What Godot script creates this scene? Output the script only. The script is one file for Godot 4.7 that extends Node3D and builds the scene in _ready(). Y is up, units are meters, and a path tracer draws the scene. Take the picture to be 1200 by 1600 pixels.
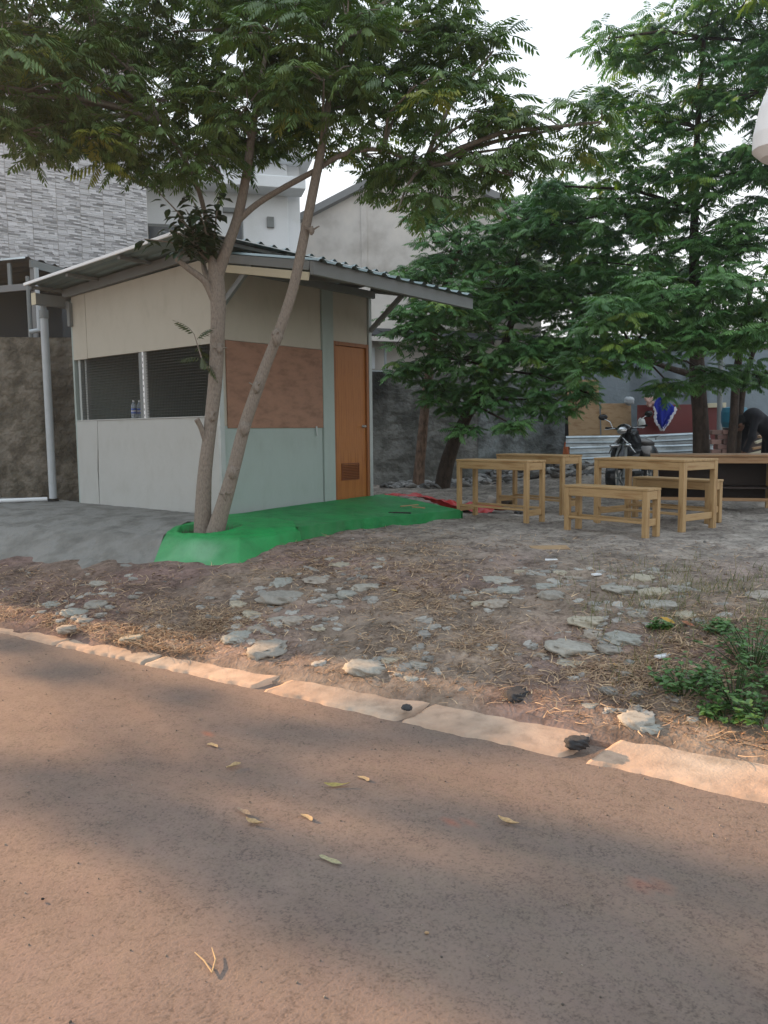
extends Node3D

# ---------------------------------------------------------------- mesh helper
class MB:
	var v := PackedVector3Array()
	var n := PackedVector3Array()
	var c := PackedColorArray()
	var t := PackedVector2Array()
	var ix := PackedInt32Array()
	var col := Color(1, 1, 1)

	func tri(a: Vector3, b: Vector3, d: Vector3, out: Vector3) -> void:
		var m := (d - a).cross(b - a)
		if m.length_squared() < 1e-16:
			return
		m = m.normalized()
		var k := v.size()
		if m.dot(out) < 0.0:
			m = -m
			v.append_array([a, d, b])
		else:
			v.append_array([a, b, d])
		n.append_array([m, m, m])
		c.append_array([col, col, col])
		for q in 3:
			var p := v[k + q]
			t.append(Vector2(p.x + p.z, p.y))
		ix.append_array([k, k + 1, k + 2])

	func quad(a: Vector3, b: Vector3, d: Vector3, e: Vector3, out: Vector3) -> void:
		tri(a, b, d, out)
		tri(a, d, e, out)

	# chamfered box of a size, centred on a transform
	func box(size: Vector3, xf: Transform3D, ch := 0.003) -> void:
		var h := size / 2.0
		ch = minf(ch, minf(h.x, minf(h.y, h.z)) * 0.8)
		var pt := func(s: Array, axis: int) -> Vector3:
			var p := Vector3()
			for q in 3:
				p[q] = s[q] * (h[q] if q == axis else h[q] - ch)
			return xf * p
		for a in 3:
			var b := (a + 1) % 3
			var d := (a + 2) % 3
			for sg in [-1, 1]:
				var s := [0, 0, 0]
				s[a] = sg
				var ring := []
				for q in [[-1, -1], [1, -1], [1, 1], [-1, 1]]:
					s[b] = q[0]
					s[d] = q[1]
					ring.append(pt.call(s, a))
				var o := Vector3()
				o[a] = sg
				quad(ring[0], ring[1], ring[2], ring[3], xf.basis * o)
				if ch > 0.0:
					for s2 in [-1, 1]:
						# edge between axis a (sign sg) and axis b (sign s2), along d
						var e1 := [0, 0, 0]
						e1[a] = sg
						e1[b] = s2
						e1[d] = -1
						var e2 := e1.duplicate()
						e2[d] = 1
						var oo := Vector3()
						oo[a] = sg
						oo[b] = s2
						quad(pt.call(e1, a), pt.call(e2, a), pt.call(e2, b), pt.call(e1, b), xf.basis * oo)
		if ch > 0.0:
			for i in 8:
				var s3 := [1 if i & 1 else -1, 1 if i & 2 else -1, 1 if i & 4 else -1]
				tri(pt.call(s3, 0), pt.call(s3, 1), pt.call(s3, 2), xf.basis * Vector3(s3[0], s3[1], s3[2]))

	func bx(x0: float, x1: float, y0: float, y1: float, z0: float, z1: float, ch := 0.003) -> void:
		box(Vector3(absf(x1 - x0), absf(y1 - y0), absf(z1 - z0)), Transform3D(Basis(), Vector3((x0 + x1) / 2, (y0 + y1) / 2, (z0 + z1) / 2)), ch)

	# bar of section w (sideways) by h (upwards) between two points
	func bar(a: Vector3, b: Vector3, w: float, h: float, ch := 0.003) -> void:
		var z := (b - a).normalized()
		var x := Vector3.UP.cross(z)
		if x.length() < 0.01:
			x = Vector3.RIGHT
		x = x.normalized()
		var y := z.cross(x)
		box(Vector3(w, h, a.distance_to(b)), Transform3D(Basis(x, y, z), (a + b) / 2), ch)

	func vert(p: Vector3, m: Vector3, uv: Vector2) -> int:
		v.append(p)
		n.append(m)
		c.append(col)
		t.append(uv)
		return v.size() - 1

	func face(a: int, b: int, d: int) -> void:
		var m := (v[d] - v[a]).cross(v[b] - v[a])
		if m.dot(n[a] + n[b] + n[d]) < 0.0:
			ix.append_array([a, d, b])
		else:
			ix.append_array([a, b, d])

	# round tube through points with a radius each; bump makes it knotty
	func tube(pts: Array, rad: Array, segs := 8, bump := 0.0, noise: FastNoiseLite = null, caps := true) -> void:
		var side := Vector3.ZERO
		var rows := []
		var run := 0.0
		for i in pts.size():
			var p: Vector3 = pts[i]
			var a: Vector3 = pts[maxi(i - 1, 0)]
			var b: Vector3 = pts[mini(i + 1, pts.size() - 1)]
			var d := (b - a).normalized()
			if i == 0:
				side = d.cross(Vector3.UP if absf(d.y) < 0.9 else Vector3.RIGHT).normalized()
			else:
				side = (side - d * side.dot(d)).normalized()
				run += p.distance_to(pts[i - 1])
			var up := d.cross(side)
			var row := []
			for s in segs + 1:
				var ang := TAU * s / segs
				var o := side * cos(ang) + up * sin(ang)
				var r: float = rad[i]
				if noise:
					var q := p + o * r
					r *= 1.0 + bump * noise.get_noise_3d(q.x * 60.0 if s < segs else (p + side * r).x * 60.0, q.y * 22.0 if s < segs else (p + side * r).y * 22.0, q.z * 60.0 if s < segs else (p + side * r).z * 60.0)
				row.append(vert(p + o * r, o, Vector2(float(s) / segs, run)))
			rows.append(row)
		for i in pts.size() - 1:
			for s in segs:
				face(rows[i][s], rows[i + 1][s], rows[i + 1][s + 1])
				face(rows[i][s], rows[i + 1][s + 1], rows[i][s + 1])
		if caps:
			for e in [0, pts.size() - 1]:
				var o2: Vector3 = (pts[e] - pts[1 if e == 0 else e - 1]).normalized()
				for s in segs:
					tri(pts[e], v[rows[e][s]], v[rows[e][s + 1]], o2)

	# surface from a function f(u, v) -> [point, colour]
	func grid(nu: int, nv: int, f: Callable, out := Vector3.UP) -> void:
		var base := v.size()
		var w := nu + 1
		for j in nv + 1:
			for i in nu + 1:
				var r: Array = f.call(float(i) / nu, float(j) / nv)
				v.append(r[0])
				c.append(r[1])
				n.append(Vector3.ZERO)
				t.append(Vector2(r[0].x, r[0].z))
		for j in nv + 1:
			for i in nu + 1:
				var du := v[base + j * w + mini(i + 1, nu)] - v[base + j * w + maxi(i - 1, 0)]
				var dv := v[base + mini(j + 1, nv) * w + i] - v[base + maxi(j - 1, 0) * w + i]
				var m := dv.cross(du).normalized()
				n[base + j * w + i] = m if m.dot(out) >= 0 else -m
		for j in nv:
			for i in nu:
				var a := base + j * w + i
				face(a, a + 1, a + w + 1)
				face(a, a + w + 1, a + w)

	# body of revolution about +y of a transform; prof = [Vector2(radius, height)]
	func lathe(prof: Array, segs: int, xf: Transform3D) -> void:
		for i in prof.size() - 1:
			var p: Vector2 = prof[i]
			var q: Vector2 = prof[i + 1]
			var dn := Vector2(q.y - p.y, p.x - q.x)
			if dn.length() < 1e-7:
				continue
			dn = dn.normalized()
			var ra := []
			var rb := []
			for s in segs + 1:
				var a := TAU * s / segs
				var o := Vector3(cos(a), 0, sin(a))
				var m := (xf.basis * (o * dn.x + Vector3.UP * dn.y)).normalized()
				ra.append(vert(xf * (o * p.x + Vector3.UP * p.y), m, Vector2(float(s) / segs, p.y)))
				rb.append(vert(xf * (o * q.x + Vector3.UP * q.y), m, Vector2(float(s) / segs, q.y)))
			for s in segs:
				face(ra[s], rb[s], rb[s + 1])
				face(ra[s], rb[s + 1], ra[s + 1])

	# flat polygon (planar, in order) given a thickness along -out
	func prism(pts: Array, out: Vector3, thick: float) -> void:
		var o := out.normalized()
		var x: Vector3 = (pts[1] - pts[0]).normalized()
		var y := o.cross(x)
		var flat := PackedVector2Array()
		var mid := Vector3()
		for p in pts:
			flat.append(Vector2((p - pts[0]).dot(x), (p - pts[0]).dot(y)))
			mid += p / pts.size()
		var tr := Geometry2D.triangulate_polygon(flat)
		for i in range(0, tr.size(), 3):
			var a: Vector3 = pts[tr[i]]
			var b: Vector3 = pts[tr[i + 1]]
			var d: Vector3 = pts[tr[i + 2]]
			tri(a, b, d, o)
			tri(a - o * thick, b - o * thick, d - o * thick, -o)
		var turn := 1.0 if Geometry2D.is_polygon_clockwise(flat) else -1.0
		for i in pts.size():
			var a2: Vector3 = pts[i]
			var b2: Vector3 = pts[(i + 1) % pts.size()]
			var so := o.cross(b2 - a2) * turn
			quad(a2, b2, b2 - o * thick, a2 - o * thick, so)

	# lumpy stone or lump: squashed sphere pushed in and out by noise
	func lump(r: Vector3, xf: Transform3D, noise: FastNoiseLite, amp: float, off: float, nu := 12, nv := 7, flat := false) -> void:
		var base := v.size()
		for j in nv + 1:
			for i in nu + 1:
				var la := PI * j / nv - PI / 2
				var lo := TAU * (i % nu) / nu
				var d := Vector3(cos(la) * cos(lo), sin(la), cos(la) * sin(lo))
				var k := 1.0 + amp * noise.get_noise_3d(d.x * 40 + off, d.y * 40, d.z * 40 + off)
				var y := clampf(d.y * k, -0.75, 0.62) if flat else d.y * k
				vert(xf * (Vector3(d.x * k, y, d.z * k) * r), Vector3.ZERO, Vector2(lo, la))
		var w := nu + 1
		for j in nv:
			for i in nu:
				var q := [base + j * w + i, base + j * w + i + 1, base + (j + 1) * w + i + 1, base + (j + 1) * w + i]
				for f in [[0, 1, 2], [0, 2, 3]]:
					var a: int = q[f[0]]
					var b: int = q[f[1]]
					var d2: int = q[f[2]]
					var m := (v[d2] - v[a]).cross(v[b] - v[a])
					if m.dot((v[a] + v[b] + v[d2]) / 3.0 - xf.origin) < 0:
						m = -m
					for e in [a, b, d2]:
						n[e] += m
		for i in range(base, v.size()):
			n[i] = n[i].normalized() if n[i].length() > 0 else Vector3.UP
		# share normals across the seam
		for j in nv + 1:
			var m2 := (n[base + j * w] + n[base + j * w + nu]).normalized()
			n[base + j * w] = m2
			n[base + j * w + nu] = m2
		for j in nv:
			for i in nu:
				face(base + j * w + i, base + j * w + i + 1, base + (j + 1) * w + i + 1)
				face(base + j * w + i, base + (j + 1) * w + i + 1, base + (j + 1) * w + i)

	func mesh() -> ArrayMesh:
		var a := []
		a.resize(Mesh.ARRAY_MAX)
		a[Mesh.ARRAY_VERTEX] = v
		a[Mesh.ARRAY_NORMAL] = n
		a[Mesh.ARRAY_COLOR] = c
		a[Mesh.ARRAY_TEX_UV] = t
		a[Mesh.ARRAY_INDEX] = ix
		var m := ArrayMesh.new()
		m.add_surface_from_arrays(Mesh.PRIMITIVE_TRIANGLES, a)
		return m

# ---------------------------------------------------------------- scene helpers
var M := {}
var rng := RandomNumberGenerator.new()
var nz := FastNoiseLite.new()
var names := {}

func numbered(called: String) -> String:
	var k: int = names.get(called, 0)
	names[called] = k + 1
	return called if k == 0 else "%s_%03d" % [called, k]

func obj(called: String, mb, mat: Material, parent: Node = self) -> MeshInstance3D:
	var o := MeshInstance3D.new()
	o.mesh = mb.mesh() if mb is MB else mb
	o.material_override = mat
	o.name = numbered(called) if parent == self else called
	parent.add_child(o, true)
	return o

func tag(o: Node, label: String, category := "", group := "", kind := "") -> Node:
	if label: o.set_meta("label", label)
	if category: o.set_meta("category", category)
	if group: o.set_meta("group", group)
	if kind: o.set_meta("kind", kind)
	return o

func thing(called: String, label: String, category: String, at := Vector3.ZERO, turn := 0.0, group := "") -> Node3D:
	var o := Node3D.new()
	o.name = numbered(called)
	add_child(o)
	o.position = at
	o.rotation.y = turn
	tag(o, label, category, group)
	return o

func dup(root: Node3D, at: Vector3, turn: float, label: String, group := "") -> Node3D:
	var r: Node3D = root.duplicate()
	r.name = numbered(String(root.name).rstrip("0123456789").trim_suffix("_"))
	add_child(r)
	r.position = at
	r.rotation.y = turn
	tag(r, label, "", group)
	return r

func multi(called: String, mesh: Mesh, mat: Material, xf: Array, cols: Array, parent: Node = self) -> MultiMeshInstance3D:
	var mm := MultiMesh.new()
	mm.transform_format = MultiMesh.TRANSFORM_3D
	mm.use_colors = true
	mm.mesh = mesh
	mm.instance_count = xf.size()
	for i in xf.size():
		mm.set_instance_transform(i, xf[i])
		mm.set_instance_color(i, cols[i])
	var o := MultiMeshInstance3D.new()
	o.multimesh = mm
	o.material_override = mat
	o.name = numbered(called) if parent == self else called
	o.set_meta("kind", "stuff")
	parent.add_child(o, true)
	return o

# ---------------------------------------------------------------- materials
func ramp(stops: Array) -> Gradient:
	var g := Gradient.new()
	g.offsets = PackedFloat32Array(stops.map(func(s): return s[0]))
	g.colors = PackedColorArray(stops.map(func(s): return Color(s[1].x, s[1].y, s[1].z).linear_to_srgb()))
	return g

func ntex(size: int, freq: float, oct: int, g: Gradient, sd := 1, bump := 0.0, kind := FastNoiseLite.TYPE_SIMPLEX_SMOOTH) -> NoiseTexture2D:
	var f := FastNoiseLite.new()
	f.noise_type = kind
	f.frequency = freq
	f.fractal_octaves = oct
	f.fractal_gain = 0.6
	f.seed = sd
	var x := NoiseTexture2D.new()
	x.width = size
	x.height = size
	x.seamless = true
	x.noise = f
	if bump > 0.0:
		x.as_normal_map = true
		x.bump_strength = bump
	elif g:
		x.color_ramp = g
	return x

# heights that repeat without a seam: smooth noise on lattices that wrap round
func wrap_noise(size: int, cells: Array, weights: Array, sd: int) -> PackedFloat32Array:
	var r := RandomNumberGenerator.new()
	r.seed = sd
	var h := PackedFloat32Array()
	h.resize(size * size)
	for o in cells.size():
		var n: int = cells[o]
		var wt: float = weights[o]
		var lat := PackedFloat32Array()
		lat.resize(n * n)
		for i in n * n: lat[i] = r.randf() * wt
		var i0 := PackedInt32Array()
		var i1 := PackedInt32Array()
		var f := PackedFloat32Array()
		for x in size:
			var q := float(x) * n / size
			i0.append(int(q))
			i1.append((int(q) + 1) % n)
			f.append(smoothstep(0.0, 1.0, q - int(q)))
		for y in size:
			var a := i0[y] * n
			var b := i1[y] * n
			var fy := f[y]
			var row := PackedFloat32Array()
			row.resize(n)
			for x in n: row[x] = lerpf(lat[a + x], lat[b + x], fy)
			var at := y * size
			for x in size:
				h[at + x] += lerpf(row[i0[x]], row[i1[x]], f[x])
	return h

func wrap_textures(size: int, cells: Array, weights: Array, sd: int, g: Gradient, bump: float) -> Array:
	var h := wrap_noise(size, cells, weights, sd)
	var lut := []
	for i in 256:
		var c := g.sample(i / 255.0)
		lut.append([clampi(int(c.r * 255), 0, 255), clampi(int(c.g * 255), 0, 255), clampi(int(c.b * 255), 0, 255)])
	var bytes := PackedByteArray()
	bytes.resize(size * size * 3)
	for i in h.size():
		var e: Array = lut[clampi(int(h[i] * 255.0), 0, 255)]
		bytes[i * 3] = e[0]
		bytes[i * 3 + 1] = e[1]
		bytes[i * 3 + 2] = e[2]
	var im := Image.create_from_data(size, size, false, Image.FORMAT_RGB8, bytes)
	var hm := Image.create_from_data(size, size, false, Image.FORMAT_RF, h.to_byte_array())
	hm.bump_map_to_normal_map(bump)
	return [ImageTexture.create_from_image(im), ImageTexture.create_from_image(hm)]

func lin(r: float, g: float, b: float) -> Color:
	return Color(r, g, b).linear_to_srgb()

func mat(called: String, base: Color, rough: float, tex: Texture2D = null, scale := Vector3.ONE, nrm: Texture2D = null, nscale := 1.0, world := true, vcol := false) -> StandardMaterial3D:
	var m := StandardMaterial3D.new()
	m.resource_name = called
	m.albedo_color = base
	m.roughness = rough
	m.vertex_color_use_as_albedo = vcol
	if tex or nrm:
		m.uv1_triplanar = true
		m.uv1_world_triplanar = world
		m.uv1_scale = scale
	if tex:
		m.albedo_texture = tex
	if nrm:
		m.normal_enabled = true
		m.normal_texture = nrm
		m.normal_scale = nscale
	M[called] = m
	return m

func v3(a: float, b: float, c: float) -> Vector3:
	return Vector3(a, b, c)

func materials() -> void:
	var nfine := ntex(512, 0.06, 4, null, 3, 6.0)
	var nmid := ntex(512, 0.02, 5, null, 5, 8.0)
	var blot := ntex(512, 0.008, 5, ramp([[0.0, v3(0.62, 0.6, 0.58)], [0.45, v3(0.9, 0.9, 0.9)], [1.0, v3(1.1, 1.08, 1.05)]]), 7)
	var faint := ntex(512, 0.006, 6, ramp([[0.0, v3(0.84, 0.84, 0.82)], [0.5, v3(0.97, 0.97, 0.97)], [1.0, v3(1, 1, 1)]]), 13)
	var grain := ntex(512, 0.01, 5, ramp([[0.0, v3(0.62, 0.5, 0.38)], [0.45, v3(0.9, 0.88, 0.84)], [0.62, v3(1, 1, 1)], [1.0, v3(0.86, 0.8, 0.7)]]), 17)
	var dirt := ntex(1024, 0.03, 6, ramp([[0.0, v3(0.5, 0.46, 0.42)], [0.4, v3(0.85, 0.82, 0.8)], [0.6, v3(1.0, 1.0, 1.0)], [0.85, v3(1.3, 1.28, 1.25)]]), 19)
	var grime := ntex(512, 0.01, 6, ramp([[0.0, v3(0.3, 0.3, 0.29)], [0.42, v3(0.62, 0.6, 0.56)], [0.58, v3(0.95, 0.93, 0.9)], [1.0, v3(1.1, 1.08, 1.04)]]), 23)
	var asphalt := wrap_textures(1024, [24, 110, 220, 400], [0.15, 0.25, 0.35, 0.25], 91, ramp([[0.2, v3(0.5, 0.5, 0.5)], [0.4, v3(0.82, 0.81, 0.8)], [0.55, v3(0.95, 0.95, 0.95)], [0.7, v3(1, 0.99, 0.98)]]), 3.0)
	var soil := wrap_textures(512, [6, 14, 40, 110, 220], [0.2, 0.2, 0.25, 0.2, 0.15], 92, ramp([[0.28, v3(0.3, 0.27, 0.26)], [0.44, v3(0.62, 0.6, 0.58)], [0.56, v3(0.85, 0.84, 0.83)], [0.7, v3(1, 1, 1)]]), 8.0)
	var soft := ntex(512, 0.01, 6, ramp([[0.0, v3(0.5, 0.5, 0.49)], [0.42, v3(0.8, 0.79, 0.77)], [0.58, v3(1.0, 1.0, 1.0)], [1.0, v3(1.15, 1.15, 1.14)]]), 23)
	var streak := ntex(512, 0.012, 6, ramp([[0.0, v3(0.86, 0.855, 0.83)], [0.3, v3(0.955, 0.95, 0.94)], [0.5, v3(0.985, 0.985, 0.98)], [1.0, v3(1, 1, 1)]]), 53)
	mat("road", Color.WHITE, 0.95, asphalt[0], v3(0.8, 0.8, 0.8), asphalt[1], 0.55, true, true)
	mat("dirt", Color.WHITE, 0.97, soil[0], v3(0.8, 0.8, 0.8), soil[1], 1.0, true, true)
	mat("far_ground", lin(0.13, 0.11, 0.09), 1.0, dirt, v3(0.4, 0.4, 0.4))
	mat("concrete", lin(0.22, 0.215, 0.2), 0.9, soft, v3(0.45, 0.45, 0.45), nmid, 0.5)
	mat("kerb", Color.WHITE, 0.92, blot, v3(1.4, 1.4, 1.4), nfine, 0.25, true, true)
	mat("rough_wall", Color.WHITE, 0.97, grime, v3(0.5, 0.5, 0.5), nmid, 1.2, true, true)
	mat("green", Color.WHITE, 0.62, blot, v3(0.8, 0.8, 0.8), nmid, 0.35, true, true)
	mat("panel", lin(0.43, 0.435, 0.415), 0.75, streak, v3(0.9, 0.3, 0.9), nmid, 0.12)
	mat("panel_tan", lin(0.46, 0.43, 0.36), 0.75, streak, v3(0.9, 0.3, 0.9), nmid, 0.12)
	mat("panel_green", lin(0.33, 0.39, 0.37), 0.75, streak, v3(0.9, 0.3, 0.9), nmid, 0.12)
	mat("plywood", lin(0.31, 0.17, 0.115), 0.75, blot, v3(0.7, 1.6, 0.7), nfine, 0.15, false)
	mat("board", lin(0.36, 0.24, 0.13), 0.7, grain, v3(0.5, 1.6, 0.5), nfine, 0.1, false)
	mat("maroon", lin(0.14, 0.014, 0.012), 0.5, faint, v3(0.6, 0.6, 0.6))
	mat("door", lin(0.36, 0.135, 0.034), 0.42, grain, v3(7.0, 0.3, 7.0), null, 1.0, false)
	mat("door_frame", lin(0.27, 0.1, 0.03), 0.45, grain, v3(3.0, 0.3, 3.0), null, 1.0, false)
	mat("vent", lin(0.16, 0.045, 0.015), 0.5)
	mat("steel", lin(0.42, 0.46, 0.46), 0.45, faint, v3(1, 1, 1))
	M.steel.metallic = 0.5
	mat("grey_paint", lin(0.19, 0.205, 0.205), 0.6, faint, v3(1, 1, 1))
	mat("roof_metal", lin(0.2, 0.27, 0.27), 0.4, faint, v3(1, 1, 1))
	M.roof_metal.metallic = 0.4
	mat("bright_metal", lin(0.84, 0.85, 0.85), 0.4)
	mat("zinc", lin(0.55, 0.62, 0.66), 0.38, blot, v3(0.7, 0.7, 0.7))
	M.zinc.metallic = 0.7
	mat("pale_wood", lin(0.55, 0.5, 0.36), 0.7)
	mat("pvc", lin(0.42, 0.45, 0.47), 0.45, faint, v3(1, 1, 1))
	mat("white_paint", lin(0.74, 0.76, 0.78), 0.7, faint, v3(0.3, 0.3, 0.3))
	mat("plaster", lin(0.62, 0.58, 0.54), 0.9, blot, v3(0.15, 0.15, 0.15))
	mat("roof_grey", lin(0.2, 0.2, 0.2), 0.8)
	mat("glass_dark", lin(0.03, 0.04, 0.05), 0.15)
	mat("dark", lin(0.02, 0.02, 0.021), 0.8)
	mat("blue_grey", Color.WHITE, 0.85, faint, v3(0.4, 0.4, 0.4), nmid, 0.3, true, true)
	mat("tile", Color.WHITE, 0.55, faint, v3(1.5, 1.5, 1.5), nfine, 0.4, true, true)
	mat("wire", lin(0.045, 0.05, 0.05), 0.6)
	# pine: the grain runs along x, y or z of the thing's own axes
	mat("pine_x", lin(0.42, 0.275, 0.13), 0.55, grain, v3(0.35, 3.2, 3.2), null, 1.0, false)
	mat("pine_y", lin(0.42, 0.275, 0.13), 0.55, grain, v3(3.2, 0.35, 3.2), null, 1.0, false)
	mat("pine_z", lin(0.42, 0.275, 0.13), 0.55, grain, v3(3.2, 3.2, 0.35), null, 1.0, false)
	mat("counter_wood", lin(0.34, 0.2, 0.1), 0.55, grain, v3(0.35, 3.2, 3.2), null, 1.0, false)
	mat("counter_panel", lin(0.035, 0.02, 0.015), 0.6)
	mat("bark", lin(0.26, 0.225, 0.19), 0.92, ntex(512, 0.03, 5, ramp([[0.0, v3(0.45, 0.42, 0.4)], [0.45, v3(0.85, 0.83, 0.82)], [1.0, v3(1.15, 1.12, 1.08)]]), 37), v3(4, 1.4, 4), nmid, 1.0)
	mat("bark_dark", lin(0.065, 0.045, 0.034), 0.95, grime, v3(3, 1, 3), nmid, 1.0)
	mat("bark_pale", lin(0.24, 0.16, 0.12), 0.95, grime, v3(3, 1, 3), nmid, 1.0)
	var leaf := mat("leaf", Color.WHITE, 0.4, null, Vector3.ONE, null, 1.0, true, true)
	leaf.backlight_enabled = true
	leaf.backlight = Color(0.62, 0.75, 0.3)
	mat("straw", Color.WHITE, 0.85, null, Vector3.ONE, null, 1.0, true, true)
	mat("stone", Color.WHITE, 0.93, blot, v3(5, 5, 5), nfine, 1.0, true, true)
	mat("red_sheet", lin(0.42, 0.025, 0.025), 0.4)
	mat("black_plastic", lin(0.012, 0.012, 0.014), 0.35)
	mat("black_gloss", lin(0.014, 0.015, 0.017), 0.16)
	mat("chrome", lin(0.6, 0.62, 0.64), 0.2)
	M.chrome.metallic = 0.9
	mat("rubber", lin(0.016, 0.016, 0.016), 0.9)
	mat("plain", Color.WHITE, 0.8, null, Vector3.ONE, null, 1.0, true, true)
	mat("cloth", Color.WHITE, 0.95, null, Vector3.ONE, null, 1.0, true, true)
	mat("bottle", lin(0.6, 0.7, 0.8), 0.12)
	M.bottle.transparency = BaseMaterial3D.TRANSPARENCY_ALPHA
	M.bottle.albedo_color.a = 0.35
	mat("orange", lin(0.5, 0.13, 0.04), 0.6)
	mat("teal", lin(0.01, 0.13, 0.2), 0.4)

# ---------------------------------------------------------------- the lie of the land
func smooth(a: float, b: float, x: float) -> float:
	return smoothstep(a, b, x)

func along(x: float, z: float) -> float:      # metres along the kerb
	return (x + 0.6) * 0.86 + (z + 4.75) * 0.511

func behind(x: float, z: float) -> float:     # metres behind the kerb
	return (x + 0.6) * 0.511 - (z + 4.75) * 0.86

func ground_h(x: float, z: float) -> float:   # smooth height of the yard
	var s := behind(x, z)
	var h := 0.055 + 0.22 * maxf(s, 0.0)
	h = -0.08 * log(exp(-minf(h, 3.0) / 0.08) + exp(-0.43 / 0.08))
	return h + 0.42 * smooth(12.0, 16.0, -z) * smooth(1.0, 4.5, x)

func yard_h(x: float, z: float) -> float:     # with the bumps of trodden dirt
	var h := ground_h(x, z)
	var k := smooth(0.0, 0.35, behind(x, z))
	return h + k * (0.035 * nz.get_noise_2d(x * 60, z * 60) + 0.014 * nz.get_noise_2d(x * 260 + 50, z * 260))

func place(x: float, z: float, lift := 0.0) -> Vector3:
	return Vector3(x, yard_h(x, z) + lift, z)

func path_lerp(p: Array, u: float) -> Vector3:
	var f := clampf(u, 0, 1) * (p.size() - 1)
	var i := mini(int(f), p.size() - 2)
	return (p[i] as Vector3).lerp(p[i + 1], f - i)

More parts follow.
